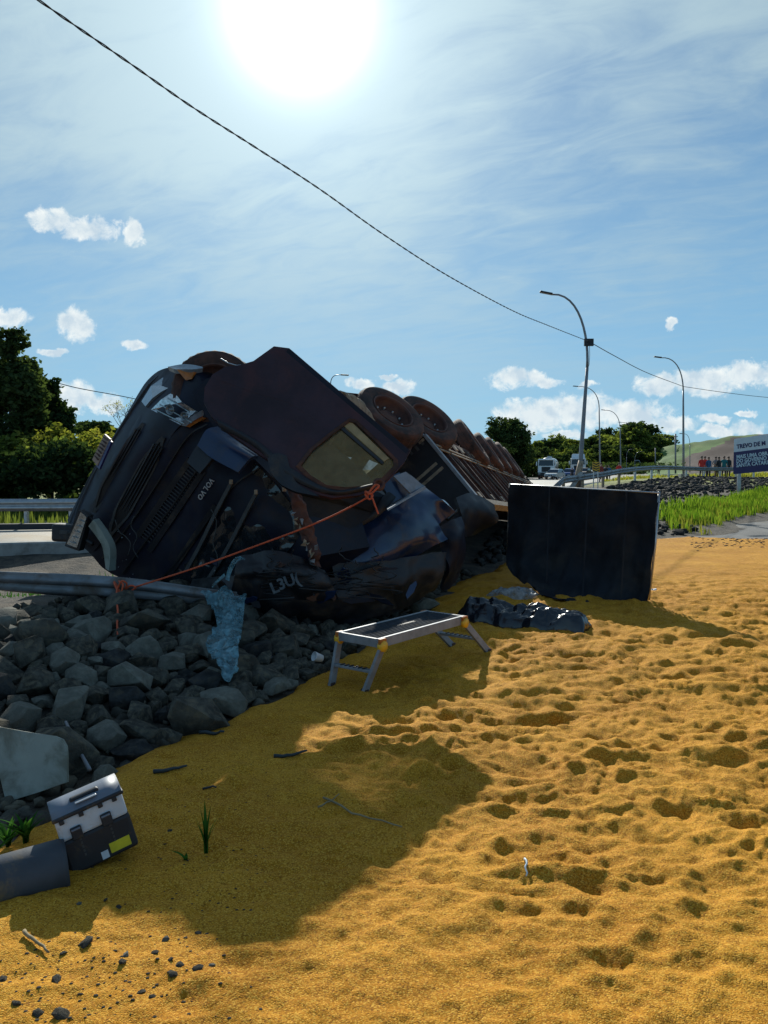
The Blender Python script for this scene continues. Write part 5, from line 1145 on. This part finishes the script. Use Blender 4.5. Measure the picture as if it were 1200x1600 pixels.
box('engine_block', c0+Vector((.5, .7, -.55)), (.9, 1.1, .7), M['chassis'], truck, None, .06)
box('sun_block_box', P(405, 668, 8.75), (.85, .5, .75), M['blackp'], truck, None, .06); box('dashboard', P(330, 660, 8.8), (.7, .5, .7), M['blackp'], truck, None, .06)  # first box: unseen block added behind the door to stop stray sun
bar('cross_tube', c0+Vector((0, .3, .05)), s1+Vector((0, .2, .05)), .12, .12, M['chassis'], truck)
# wing mirror on the road side
mr = empty('wing_mirror', P(98, 832, 9.1)); mr.parent = truck; mr.matrix_parent_inverse = Matrix.Translation(-truck.location)
bm = bmesh.new(); bm_box(bm, (.04, 0, 0), (.30, .16, .21), None, .03); link('mirror_housing', bm_mesh(bm), M['blackpl'], None).parent = mr
bm = bmesh.new(); bm_box(bm, (.06, -.085, .01), (.15, .012, .05), None, .004); link('mirror_glass', bm_mesh(bm), M['wipers'], None).parent = mr
mr.rotation_euler = (0, R_(3), R_(8))
tube('mirror_arm', [P(108,832,9.0), P(125,838,8.8), P(145,850,8.7)], .025, M['blackpl'], truck)

# ------------------------------------------------------------------ overturned trailer
A0 = P(663, 682, 11.5); B0 = P(744, 780, 11.2); T = (P(824, 749, 23)-A0).normalized(); Vd = (B0-A0); Vd = (Vd-T*Vd.dot(T)).normalized(); Nd = T.cross(Vd).normalized()
if Nd.x > 0: Nd = -Nd
HS = 1.32; LT = 11.9; WT = 2.4
trailer = empty('overturned_trailer', A0+T*5+Vd*1.0, 'long grain trailer lying on its side behind the truck, slatted side facing up', 'trailer')
def tp(t, v, n): return A0+T*t+Vd*v+Nd*n
def tb(name, t0, t1, v0, v1, n0, n1, m, par=trailer, bev=0.0):
    return box(name, (0, 0, 0), (abs(t1-t0), abs(v1-v0), abs(n1-n0)), M[m] if isinstance(m, str) else m, par, frame(tp((t0+t1)/2, (v0+v1)/2, (n0+n1)/2), T, Vd, Nd), bev)
tb('front_wall', -.06, 0, 0, HS, .0, WT, 'blackpl', bev=.005)
tb('front_frame', -.10, .04, -.03, .0, -.02, WT, 'alu'); tb('corner_post', -.09, .05, 0, HS, -.05, .0, 'alu', bev=.006)
# stripes and small print on the front wall
for k, (v0, n0) in enumerate(((.42, .10), (.53, .07))): tb('stripe', -.064, -.060, v0, v0+.045, n0, n0+.62, 'tan')
for k in range(5): tb('print_mark', -.064, -.060, .03, .10+.02*(k % 2), .06+.11*k, .10+.11*k, 'wipers')
tb('print_mark', -.064, -.060, .02, .06, .02, .12, 'tan')
nb = 22; step = LT/nb
for i in range(nb):
    t0 = .06+i*step; tb('side_board', t0+.05, t0+step-.03, .12+.02*random.random(), .60, .02, .05, 'brownp'); tb('side_board', t0+.05, t0+step-.03, .62, HS-.08, .02+.02*random.random(), .055, 'brownp')
    tb('stake', t0-.035, t0+.045, -.06, HS, -.045, .03, 'chassis', bev=.006)
    if i % 4 == 1: bar('brace', tp(t0, 0, -.05), tp(t0+step*1.3, HS, -.05), .03, .03, M['wipers'], trailer)
    tb('bracket', t0+.08, t0+step*.55, -.02+.02*random.random(), .09, -.05, .0, 'tan'); 
    if i % 2 == 0: tb('lashing_hook', t0+.1, t0+.28, HS-.2, HS-.1, -.06, -.0, 'tan')
for v in (.20, .28): tb('side_rail', .02, LT, v, v+.028, -.062, -.046, 'tan')
for v in (HS-.06,): tb('top_rail', 0, LT, v, v+.10, -.07, .06, 'tan')
tb('bottom_rail', 0, LT, -.08, -.0, -.04, .06, 'chassis')
tb('far_side_wall', 0, LT, 0, HS, WT-.06, WT, 'brownp'); tb('floor', 0, LT, -.14, -.09, .0, WT, 'chassis'); tb('tail_wall', LT, LT+.05, 0, HS, 0, WT, 'brownp')
for n0 in (.7, 1.6): tb('chassis_beam', .4, LT, -.55, -.14, n0, n0+.12, 'chassis')
for i in range(14): tb('cross_member', .5+i*.85, .62+i*.85, -.30, -.14, .02, WT-.02, 'chassis')
for i, (a, s_) in enumerate(((706, .6), (722, 1.3))): tb('mud_flap', 1.6+i*1.0, 1.66+i*1.0, -.62, -.12, .1, .7, 'tan')
tb('support_leg', 4.6, 4.7, -.5, .25, -.02, .06, 'alu'); bar('support_brace', tp(5.6, .0, -.02), tp(4.7, -.52, .03), .05, .05, M['alu'], trailer)
AX2 = (-Nd+Vector((.0, -.06, .0))).normalized()
for i, (px, py, D, R) in enumerate(((737, 690, 15.2, .55), (763, 706, 17.2, .53), (777, 711, 18.6, .53), (790, 717, 20.0, .53), (798, 723, 21.2, .52))):
    w = wheel('wheel', P(px+6, py-2, D), (.78, -.16, .56), R, .28, trailer, i < 1, seg=48)
    tube('axle', [P(px+6, py-2, D)-Vector((.78, -.16, .56))*.2, P(px+6, py-2, D)-Vector((.78, -.16, .56))*1.9], .1, M['chassis'], trailer, 8)
    wheel('wheel', P(px+6, py-2, D)-Vector((.78, -.16, .56)).normalized()*1.8, (.78, -.16, .56), R, .28, trailer, False, seg=32)
tb('rear_underrun', LT-.2, LT, -.75, -.1, .1, .3, 'chassis')
# long bits of loose frame by the trailer front
tube('air_hose', [P(640,760,10.8), P(668,790,10.4), P(700,812,10.3), P(722,790,10.6)], .02, M['blackp'], trailer)

# ------------------------------------------------------------------ fabric screen
scr = empty('fabric_screen', P(905, 930, 10.2), 'black fabric privacy screen stretched between poles on the grain', 'screen')
patch('fabric', [[(797,757,11.5),(855,760,11.0),(915,764,10.5),(975,767,10.1),(1030,770,9.72)],
      [(794,795,11.5),(855,800,11.02),(915,804,10.5),(975,808,10.12),(1026,812,9.74)],
      [(791,840,11.42),(850,848,10.95),(912,852,10.5),(972,856,10.1),(1022,858,9.72)],
      [(790,876,11.25),(845,890,10.8),(905,900,10.4),(968,905,10.05),(1017,905,9.70)],
      [(800,898,10.95),(838,922,10.3),(898,938,9.95),(962,944,9.85),(1012,944,9.68)]], M['tarp'], scr, th=.006, nu=70, nv=50,
      push=lambda u, v: .045*math.sin(u*23+v*5+2*math.sin(v*4))*(.3+v)*(1-.45*u)+.03*hn((u*5, v*2, 3), 1.5)+.02*math.sin(u*61+v*9)*(v**2)+.02*math.sin(v*14+u*5)*u)
patch('loose_hem', [[(832,915,10.4),(880,932,10.05),(930,940,9.9),(1000,944,9.7)],[(846,930,10.0),(890,940,9.75),(950,952,9.5),(1000,948,9.6)]], M['tarp'], scr, th=.008, nu=40, nv=8, wob=.03, wsc=6)
tube('pole', [P(1030,768,9.75), P(1024,850,9.74), P(1013,946,9.72)], .016, M['steel'], scr)
tube('pole', [P(797,755,11.52), P(792,884,11.5)], .016, M['steel'], scr)
for k, (t0, t1) in enumerate((((857,761,10.98),(852,915,10.5)), ((917,765,10.48),(908,936,9.98)), ((977,768,10.08),(968,942,9.82)))):
    patch('seam', [[Vector(P(*t0)).lerp(P(*t1), q/6)+Vector((0, -.03, 0)) for q in range(7)], [Vector(P(*t0)).lerp(P(*t1), q/6)+Vector((.02, -.03, 0)) for q in range(7)]], M['tarp'], scr, th=.008, nu=24, nv=2)
tube('top_bar', [P(797,757,11.5), P(855,760,11.0), P(915,764,10.5), P(975,767,10.1), P(1030,770,9.72)], .011, M['steel'], scr)

# ------------------------------------------------------------------ folding work platform
def platform():
    root = empty('work_platform', (.2, 6.4, 0), 'aluminium folding work platform standing on the grain near the truck', 'platform'); a = M['alu']
    c = [P(592,1003,5.8), P(535,990,6.1), P(678,954,7.09), P(727,966,6.75)]   # near-front, back, far-back, far-front
    fr_, bk, fb, ff = c; z = .41
    for p in c: p.z = z
    L = (ff-fr_).normalized(); S = (bk-fr_).normalized()
    ln = (ff-fr_).length; wd = (bk-fr_).length; S = (S-L*S.dot(L)).normalized(); U = Vector((0, 0, 1)); o = fr_
    def fb_(name, x0, x1, y0, y1, z0, z1, m, bev=.003): return box(name, (0, 0, 0), (x1-x0, y1-y0, z1-z0), m, root, frame(o+L*((x0+x1)/2)+S*((y0+y1)/2)+U*((z0+z1)/2), L, S, U), bev)
    fb_('side_rail', 0, ln, 0, .025, -.075, 0, a); fb_('side_rail', 0, ln, wd-.025, wd, -.075, 0, a); fb_('end_rail', 0, .025, .025, wd-.025, -.07, -.002, a); fb_('end_rail', ln-.025, ln, .025, wd-.025, -.07, -.002, a)
    fb_('deck', .025, ln-.025, .025, wd-.025, -.03, -.008, M['deck'], 0); fb_('deck_marking', ln*.42, ln*.62, wd*.48, wd*.54, -.008, -.004, M['blackp'], 0)
    for i in range(11): fb_('tread_strip', .03, ln-.03, .04+i*(wd-.08)/10-.004, .04+i*(wd-.08)/10+.004, -.008, -.003, M['deck'], 0)
    feet = [P(570,1084,5.84), P(518,1074,6.02), P(763,1027,7.0), P(707,1017,7.28)]
    ends = [(o+L*.03+S*.0, 0), (o+L*.03+S*wd, 1), (o+L*(ln-.03), 2), (o+L*(ln-.03)+S*wd, 3)]
    bots = []
    for (tpnt, i) in ends:
        f = feet[i]; f.z = hz(f.x, f.y)-.01; t = tpnt+U*-.06; sgn = -1 if i in (0, 2) else 1
        bar('leg', t+S*(-.012*(-sgn)), f, .028, .062, a, root, S.cross(U), .004); bots.append((t, f))
        lathe('hinge_disc', [(-.02, .001), (-.02, .042), (.02, .042), (.02, .001)], t+S*(sgn*.012)+U*.0, S, M['yellow'], root, 18)
        box('hinge_bracket', (0, 0, 0), (.075, .03, .05), M['amber'], root, frame(t+U*.035+S*(sgn*.01), L, S, U), .006)
        box('rubber_foot', (0, 0, 0), (.05, .045, .04), M['rubber'], root, frame(f+U*.01, L, S, U), .006)
    for i, j, k in ((0, 1, .55), (2, 3, .55)):
        p = bots[i][0].lerp(bots[i][1], k); q = bots[j][0].lerp(bots[j][1], k); bar('rung', p, q, .05, .022, a, root, U, .004)
        for m in range(6): c_ = p.lerp(q, .2+.12*m); box('rung_tread', (0, 0, 0), (.012, .052, .006), M['blackp'], root, frame(c_+U*.015, S, L, U))
platform()

# ------------------------------------------------------------------ sheets and bags
def mound(name, a, b, w, h, mt, label, cat, seed, nu=110, nv=46, amp=.05, prof=None):
    """crumpled sheet over a long low shape from a to b"""
    a, b = Vector(a), Vector(b); x = (b-a); L = x.length; x.normalize(); y = Vector((0, 0, 1)).cross(x).normalized()
    i = np.linspace(0, 1, nu); j = np.linspace(0, 1, nv); I, J = np.meshgrid(i, j)
    ww = w*(.5+.5*np.sin(np.clip(I, .02, .98)*math.pi)**.35)*(1+.25*fbm(I*4, J*0+seed, seed, 3)); tt = (J-.5)*2
    pr = np.interp(I, *zip(*prof)) if prof else np.sin(I*math.pi)**.5
    z = h*pr*np.clip(1-np.abs(tt)**2.4, 0, 1)**.6
    rg = lambda s, f, g: 1-np.abs(fbm(I*f+s, J*g-s, seed+int(s), 3))*3.5
    z = z+amp*(rg(1, 6, 3)*.6+rg(2, 13, 6)*.35+rg(3, 3, 7)*.4)*np.clip(1-np.abs(tt)**4, 0, 1)*np.sin(np.clip(I, 0, 1)*math.pi)**.3
    X = a.x+x.x*I*L+y.x*ww*tt*.5; Y = a.y+x.y*I*L+y.y*ww*tt*.5; X = X+.03*fbm(I*9, J*5, seed+9, 2); Y = Y+.03*fbm(I*9, J*5, seed+12, 2)
    gz = hgrain(X, Y); gz = np.maximum(gz, hground(X, Y)); V = np.stack([X, Y, gz+z-.01], -1).reshape(-1, 3); n = nu*nv
    V2 = V.copy(); V2[:, 2] = gz.ravel()-.06; k = np.arange(nv-1)[:, None]*nu+np.arange(nu-1)[None, :]; k = k.ravel()
    F = [np.stack([k, k+1, k+nu+1, k+nu], 1), np.stack([k+n, k+nu+n, k+nu+1+n, k+1+n], 1)]
    e1 = np.arange(nu-1); F.append(np.stack([e1, e1+n, e1+1+n, e1+1], 1)); e2 = e1+(nv-1)*nu; F.append(np.stack([e2, e2+1, e2+1+n, e2+n], 1)); e3 = np.arange(nv-1)*nu; F.append(np.stack([e3, e3+nu, e3+nu+n, e3+n], 1)); e4 = e3+nu-1; F.append(np.stack([e4, e4+n, e4+nu+n, e4+nu], 1))
    o = link(name, np_mesh(name, np.concatenate([V, V2]), np.concatenate(F)), mt, None, True); tag(o, label, cat); return o
mound('plastic_sheet', G(716, 962), G(918, 983), .50, .20, M['bag'], 'shiny black plastic sheet crumpled over something long on the grain', 'plastic sheet', 31, amp=.042, prof=[(0, .2), (.1, 1.0), (.3, 1.15), (.45, .75), (.6, .9), (.85, 1.0), (.97, .9), (1, .4)])
mound('clear_plastic_bag', G(764, 928), G(842, 935), .30, .10, M['clear'], 'clear plastic bag lying flat behind the black sheet', 'plastic bag', 37, 60, 26, .03)
o = mound('white_sheet_piece', G(1013, 926), G(1024, 925), .10, .02, M['whiteb'], 'small white scrap on the grain just right of the screen', 'scrap', 38, 14, 10, .01)
# torn film hanging from the bent rail
NETR = [[(312,922,7.5),(335,928,7.45),(352,915,7.4),(366,928,7.4),(384,933,7.42)],
        [(330,945,7.25),(345,955,7.15),(356,952,7.1),(368,950,7.12),(382,946,7.2)],
        [(338,975,6.75),(346,975,6.68),(356,975,6.62),(368,975,6.65),(379,975,6.7)],
        [(322,1003,6.25),(338,1005,6.20),(352,1008,6.12),(364,1008,6.15),(375,1003,6.2)],
        [(328,1022,5.98),(341,1028,5.90),(350,1032,5.86),(360,1034,5.86),(372,1028,5.9)],
        [(342,1046,5.68),(348,1054,5.62),(353,1058,5.58),(360,1054,5.6),(368,1042,5.64)]]
nt = patch('plastic_film', NETR, M['net'], None, th=.003, nu=40, nv=70, wob=.05, wsc=7, cru=.03, csc=12); tag(nt, 'torn translucent bluish plastic film hanging from the bent guardrail', 'plastic film')
tt_ = patch('film_strand', [[(352,905,7.48),(356,890,7.5),(366,872,7.5),(376,868,7.55)],[(358,908,7.48),(362,893,7.5),(371,878,7.5),(383,874,7.55)]], M['net'], nt, th=.003, nu=20, nv=4, wob=.03, wsc=12)
patch('film_strand', [[(330,916,7.5),(340,905,7.5),(350,896,7.5)],[(332,919,7.5),(342,909,7.5),(352,900,7.5)]], M['net'], nt, th=.003, nu=10, nv=2)
# orange rope from the bent rail to the truck door
def rope():
    root = empty('orange_rope', P(182, 915, 7.35), 'orange rope tied from the bent guardrail to the hanging truck door', 'rope'); m = M['orange']; rr_ = .0085
    a = P(186, 917, 7.34); b = P(212, 917, 7.35); e = P(578, 772, 7.08)
    line = [P(212,917,7.35), P(300,889,7.30), P(400,853,7.25), P(480,823,7.22), P(530,801,7.20), P(575,777,7.08)]
    tube('rope_line', [cr(line, i/40) for i in range(41)], rr_, m, root, 8)
    def loop(name, pts, r=rr_): tube(name, [cr([P(*p) for p in pts], i/36) for i in range(37)], r, m, root, 8)
    loop('loose_end', [(183,918,7.25),(182,935,7.08),(184,955,6.85),(183,975,6.62),(184,992,6.42)])
    loop('knot', [(178,910,7.34),(182,920,7.25),(188,930,7.24),(184,918,7.30),(178,908,7.42)])
    loop('knot', [(184,920,7.26),(190,908,7.24),(198,912,7.26),(196,920,7.30),(204,915,7.28),(212,918,7.30),(206,922,7.3)])
    loop('knot', [(172,936,7.34),(186,932,7.22),(192,914,7.22),(186,908,7.36)])
    loop('knot', [(575,777,7.08),(571,768,7.06),(578,772,7.04),(588,764,7.06),(592,759,7.08),(586,758,7.1),(578,768,7.08),(572,778,7.06)], .0095)
    loop('knot', [(570,772,7.06),(577,780,7.04),(582,774,7.06),(574,769,7.08)], .0095)
    loop('loose_end', [(580,774,7.05),(584,784,7.04),(588,795,7.04),(591,803,7.04)])
rope()

# ------------------------------------------------------------------ toolbox
def toolbox():
    r_ = Vector((.82, .46, .25)).normalized(); u_ = Vector((-.17, .0, .98)); u_ = (u_-r_*u_.dot(r_)).normalized(); d_ = u_.cross(r_).normalized()
    if d_.y < 0: d_ = -d_
    o = P(112, 1372, 3.15); root = empty('toolbox', o, 'grey and black plastic toolbox tilted on the grain beside a dark pipe', 'toolbox')
    w, h, dp = .29, .30, .20
    def bx(name, x0, x1, z0, z1, y0, y1, m, bev=.008): return box(name, (0, 0, 0), (x1-x0, z1-z0, y1-y0), M[m], root, frame(o+r_*((x0+x1)/2)+u_*((z0+z1)/2)+d_*((y0+y1)/2), r_, u_, d_), bev)
    bx('lower_body', 0, w, 0, .155, 0, dp, 'toolb', .014); bx('upper_body', .003, w-.003, .152, .250, .003, dp-.003, 'toolw', .012)
    bx('lid_rim', -.004, w+.004, .246, .264, -.006, dp+.004, 'toolb', .006)
    bm = bmesh.new(); N = 9; V = []
    for k in range(N+1):
        t = k/N; y = t*dp; z = .262+.045*math.sin(math.pi*min(1, max(0, t)))**.6
        V.append([bm.verts.new(o+r_*x+u_*z+d_*y) for x in (.0, .06, w-.06, w)])
    base = [[bm.verts.new(o+r_*x+u_*.260+d_*(k/N*dp)) for x in (0, w)] for k in range(N+1)]
    for k in range(N):
        for q in range(3): bm.faces.new((V[k][q], V[k][q+1], V[k+1][q+1], V[k+1][q]))
        bm.faces.new((base[k][0], V[k][0], V[k+1][0], base[k+1][0])); bm.faces.new((base[k][1], V[k][3], V[k+1][3], base[k+1][1]))
    lid = link('lid', bm_mesh(bm), M['toollid'], root, True)
    bx('handle', .085, w-.085, .290, .308, .035, .062, 'toolb', .008); bx('handle_mount', .085, .105, .262, .304, .035, .062, 'toolb', .003); bx('handle_mount', w-.105, w-.085, .262, .304, .035, .062, 'toolb', .003)
    bx('lid_lettering_strip', .10, w-.10, .286, .292, .004, .030, 'silver', .003)
    for x in (.05, w-.115): bx('latch', x, x+.045, .146, .200, -.014, .006, 'toolb', .005); bx('latch_ridge', x+.004, x+.041, .188, .196, -.018, -.012, 'toollid', .002)
    for x in (.02, .10, w-.11, w-.05): bx('hinge_tab', x, x+.020, .230, .250, -.008, .004, 'toolb', .003)
    for x0 in (.075, w-.09):
        for k in range(5): bx('print_mark', x0, x0+.008, .135-.018*k, .146-.018*k, -.002, .001, 'wipers', .0)
    bx('yellow_label', w-.115, w-.028, .022, .066, -.003, .001, 'ylabel', .001); bx('white_sticker', .135, .165, .012, .046, -.003, .001, 'toolw', .001)
toolbox()
pan = [(a, b, 4.22-(b-1130)*.0012) for a, b in [(-60,1110),(-20,1128),(0,1136),(45,1144),(86,1150),(98,1155),(104,1166),(105,1185),(105,1222),(60,1238),(14,1252),(8,1248),(0,1215),(-40,1190)]]
o = poly('loose_bodywork', pan, M['oliveg'], None, .022); tag(o, 'pale olive plastic vehicle panel with rounded corner leaning on the rocks at the left edge', 'vehicle panel')
pa = P(-160, 1428, 2.85); pb = P(104, 1350, 3.14); ax = (pb-pa).normalized()
o = lathe('dark_pipe', [(0, .095), (0, .108), ((pb-pa).length-.02, .108), ((pb-pa).length, .105), ((pb-pa).length, .09), (0, .095)], pa, ax, M['pipe'], None, 48); tag(o, 'thick dark grey pipe half buried in the grain at the left edge beside the toolbox', 'pipe')
o = tube('corrugated_hose', [P(103,1128,4.75), P(112,1150,4.6), P(125,1175,4.45), P(140,1203,4.3)], [.010+.003*(i % 2) for i in range(4)], M['pole'], None); tag(o, 'thin grey corrugated rod sticking out of the rocks above the toolbox', 'rod')

# small things on the grain
def on(px, py, l=0.0): g = G(px, py); return Vector((g.x, g.y, hz(g.x, g.y)+l))
def blade_plant(name, px, py, n, h, label, seed, spread=.35, wid=.010, cat='plant'):
    r = random.Random(seed); b = on(px, py, -.01); root = empty(name, b, label, cat)
    for k in range(n):
        a = r.uniform(0, 6.28); l = h*r.uniform(.5, 1.05); d = Vector((math.cos(a), math.sin(a)*.6, 0))*spread*r.uniform(.3, 1); s = Vector((-d.y, d.x, 0)).normalized() if d.length else Vector((1, 0, 0)); bm = bmesh.new(); L = []
        for i in range(7):
            t = i/6; p = d*l*t*t+Vector((0, 0, l*(t-.25*t*t*spread))); w = wid*(1-t)**.6*(1+.5*math.sin(t*3)); L.append([bm.verts.new(p-s*w), bm.verts.new(p+Vector((0, 0, -.3*w))), bm.verts.new(p+s*w)])
        for i in range(6):
            for q in range(2): bm.faces.new((L[i][q], L[i][q+1], L[i+1][q+1], L[i+1][q]))
        link('leaf', bm_mesh(bm), M['weed'], None, True).parent = root
    return root
blade_plant('green_plant', 322, 1332, 9, .26, 'upright green grass plant growing through the shaded grain', 5, .38, .009)
blade_plant('green_plant', 290, 1342, 4, .09, 'small flattened green leaves lying left of the upright grass plant', 6, 1.6, .008)
blade_plant('leafy_weed', 40, 1300, 26, .20, 'leafy green weeds between the olive panel and the toolbox', 7, .9, .012)
blade_plant('leafy_weed', 12, 1292, 22, .18, 'leafy green weeds under the olive panel at the left edge', 8, .9, .012)
blade_plant('leafy_weed', -10, 1310, 16, .18, 'leafy weeds at the very left edge above the pipe', 9, .9, .012)
def stick(px0, py0, px1, py1, r_, mt, label, name='twig', l=.012, mid=None):
    a, b = on(px0, py0, l), on(px1, py1, l); m = (a+b)/2+Vector((0, 0, .01)); g = [a]
    for k in range(1, 8): t = k/8; p = a.lerp(b, t); p.z = hz(p.x, p.y)+l; p.x += random.uniform(-.006, .006); g.append(p)
    g.append(b); return tag(tube(name, g, [r_*(1-.5*i/8) for i in range(9)], M[mt], None, 6), label, name.replace('_', ' '))
s1_ = stick(505, 1246, 628, 1297, .006, 'twig', 'long pale dry stalk lying across the edge of the shade'); stick(497, 1262, 530, 1243, .005, 'twig', 'short pale stalk crossing the long dry stalk')
stick(38, 1462, 76, 1492, .008, 'twig', 'curved pale twig among the pebbles at bottom left'); stick(240, 1217, 292, 1203, .012, 'debris', 'dark strip of debris on the shaded grain left of the plant', 'debris_strip')
stick(428, 1181, 480, 1175, .012, 'debris', 'dark thin strip of debris lying in the shade below the platform', 'debris_strip'); stick(318, 1229, 338, 1236, .008, 'debris', 'short dark splinter on the shaded grain', 'debris_strip')
stick(820, 1352, 822, 1374, .006, 'lettersign', 'small pale knife-like scrap standing out on the sunlit grain', 'pale_scrap'); stick(312, 1142, 350, 1148, .014, 'debris', 'dark flat splinter at the foot of the rocks', 'debris_strip')
o = poly('broken_plate', [(398,1010,6.9),(412,1012,6.85),(440,1040,6.6),(458,1062,6.45),(462,1075,6.4),(452,1074,6.4),(425,1050,6.6)], M['toollid'], None, .03); tag(o, 'dark grey broken strip of bodywork lying at the edge of the rocks', 'debris')
o = poly('broken_plate', [(424,1010,6.95),(434,1014,6.9),(457,1046,6.65),(454,1054,6.62),(440,1040,6.7)], M['debris'], None, .03); tag(o, 'narrower broken strip just behind the grey one at the rocks', 'debris')
def cup():
    c = P(503, 1029, 6.6); o = lathe('foam_cup', [(0, .001), (0, .030), (.08, .042), (.085, .042), (.085, .037), (.01, .026), (.01, .001)], c, (-.75, -.5, .35), M['foam'], None, 24); tag(o, 'small pinkish white cup lying on the grain left of the platform', 'cup')
cup()
def loose_stone(px, py, s, label, mk=0, group=None):
    b = on(px, py); o = bpy.data.objects.new('loose_stone', ROCKS[mk]); COL.objects.link(o); s *= .85; o.location = b+Vector((0, 0, s*.04)); o.scale = (s*1.1, s*.9, s*.75); o.rotation_euler = (random.uniform(-.4, .4), random.uniform(-.4, .4), random.uniform(0, 6)); return tag(o, label, 'stone', group)
LS = [(134,1475,.075,'largest dark angular pebble in the sunlit corner',3),(99,1489,.035,'small dark pebble just left of the largest pebble',3),(258,1467,.042,'pale grey pebble at the top of the sunlit patch',1),(242,1491,.038,'rounded grey pebble below the pale one',0),
      (191,1508,.042,'dark pebble left of the rounded grey pebble',3),(197,1496,.040,'flat pale pebble above the dark pebble',1),(281,1515,.042,'dark pebble at the left of the small hollow',3),(266,1503,.034,'dark pebble above the hollow',3),(270,1529,.046,'grey pebble at the lower rim of the hollow',0),
      (309,1523,.05,'wide grey pebble in the hollow',0),(331,1519,.03,'pale small pebble right of the hollow',1),(221,1550,.042,'dark pebble alone below the sunlit pebbles',3),(97,1584,.075,'large grey pebble near the bottom left edge',0),(88,1529,.05,'grey pebble above the large bottom one',0),
      (4,1526,.05,'dark pebble at the very left edge',3),(165,1407,.03,'dark small stone in the shade above the sunlit corner',3),(124,1416,.028,'whitish pebble at the shade edge',1),(186,1417,.032,'dark stone in the shade right of the whitish pebble',3),(265,1299,.032,'dark stone left of the green plant',3),
      (238,1561,.03,'tiny pebble at the bottom',0),(310,1460,.034,'dark stone at the right end of the sunlit patch',3),(60,1580,.05,'dark grey pebble at the bottom left corner',3),(25,1566,.04,'small grey pebble left of the corner ones',0)]
for q in LS: loose_stone(*q[:4], mk=q[4])
for (px, py, D, s, lb) in ((670, 908, 10.2, .42, 'rounded blue grey rock behind the platform under the truck'), (660, 945, 9.4, .40, 'blue grey rock nearest behind the platform'), (648, 925, 9.9, .3, 'smaller rock between the two blue grey rocks')):
    p = P(px, py, D); o = bpy.data.objects.new('loose_stone', ROCKS[1]); COL.objects.link(o); o.location = (p.x, p.y, max(hz(p.x, p.y), p.z-.05)+s*.1); o.scale = (s*1.1, s, s); tag(o, lb, 'stone')
# grit: many tiny stones in the bottom left corner and on the asphalt edge
V = []; F = []; nv = 0; r = random.Random(9); base = np.array([v.co[:] for v in ROCKS[3].vertices], np.float32); bf = np.array([p.vertices[:] for p in ROCKS[3].polygons], np.int32)
pts = []
for _ in range(170):
    px = r.triangular(-20, 420, 60); py = r.triangular(1440, 1610, 1560); g = G(px, py); pts.append((g.x, g.y, r.uniform(.004, .015)))
for _ in range(160): px = r.uniform(1080, 1230); py = r.gauss(848, 5); g = G(px, py); pts.append((g.x, g.y, r.uniform(.03, .08)))
for _ in range(120): px = r.uniform(130, 420); py = r.uniform(1180, 1430); g = G(px, py); pts.append((g.x, g.y, r.uniform(.005, .013)))
Z = np.maximum(hgrain(np.array([p[0] for p in pts]), np.array([p[1] for p in pts])), hground(np.array([p[0] for p in pts]), np.array([p[1] for p in pts])))
for (x, y, s), z in zip(pts, Z): V.append(base*(s*1.3, s, s*.7)+(x, y, z+s*.02)); F.append(bf+nv); nv += len(base)
tag(link('grit', np_mesh('grit', np.concatenate(V), np.concatenate(F)), M['stoned']), 'fine dark grit scattered over the grain', 'grit', kind='stuff')
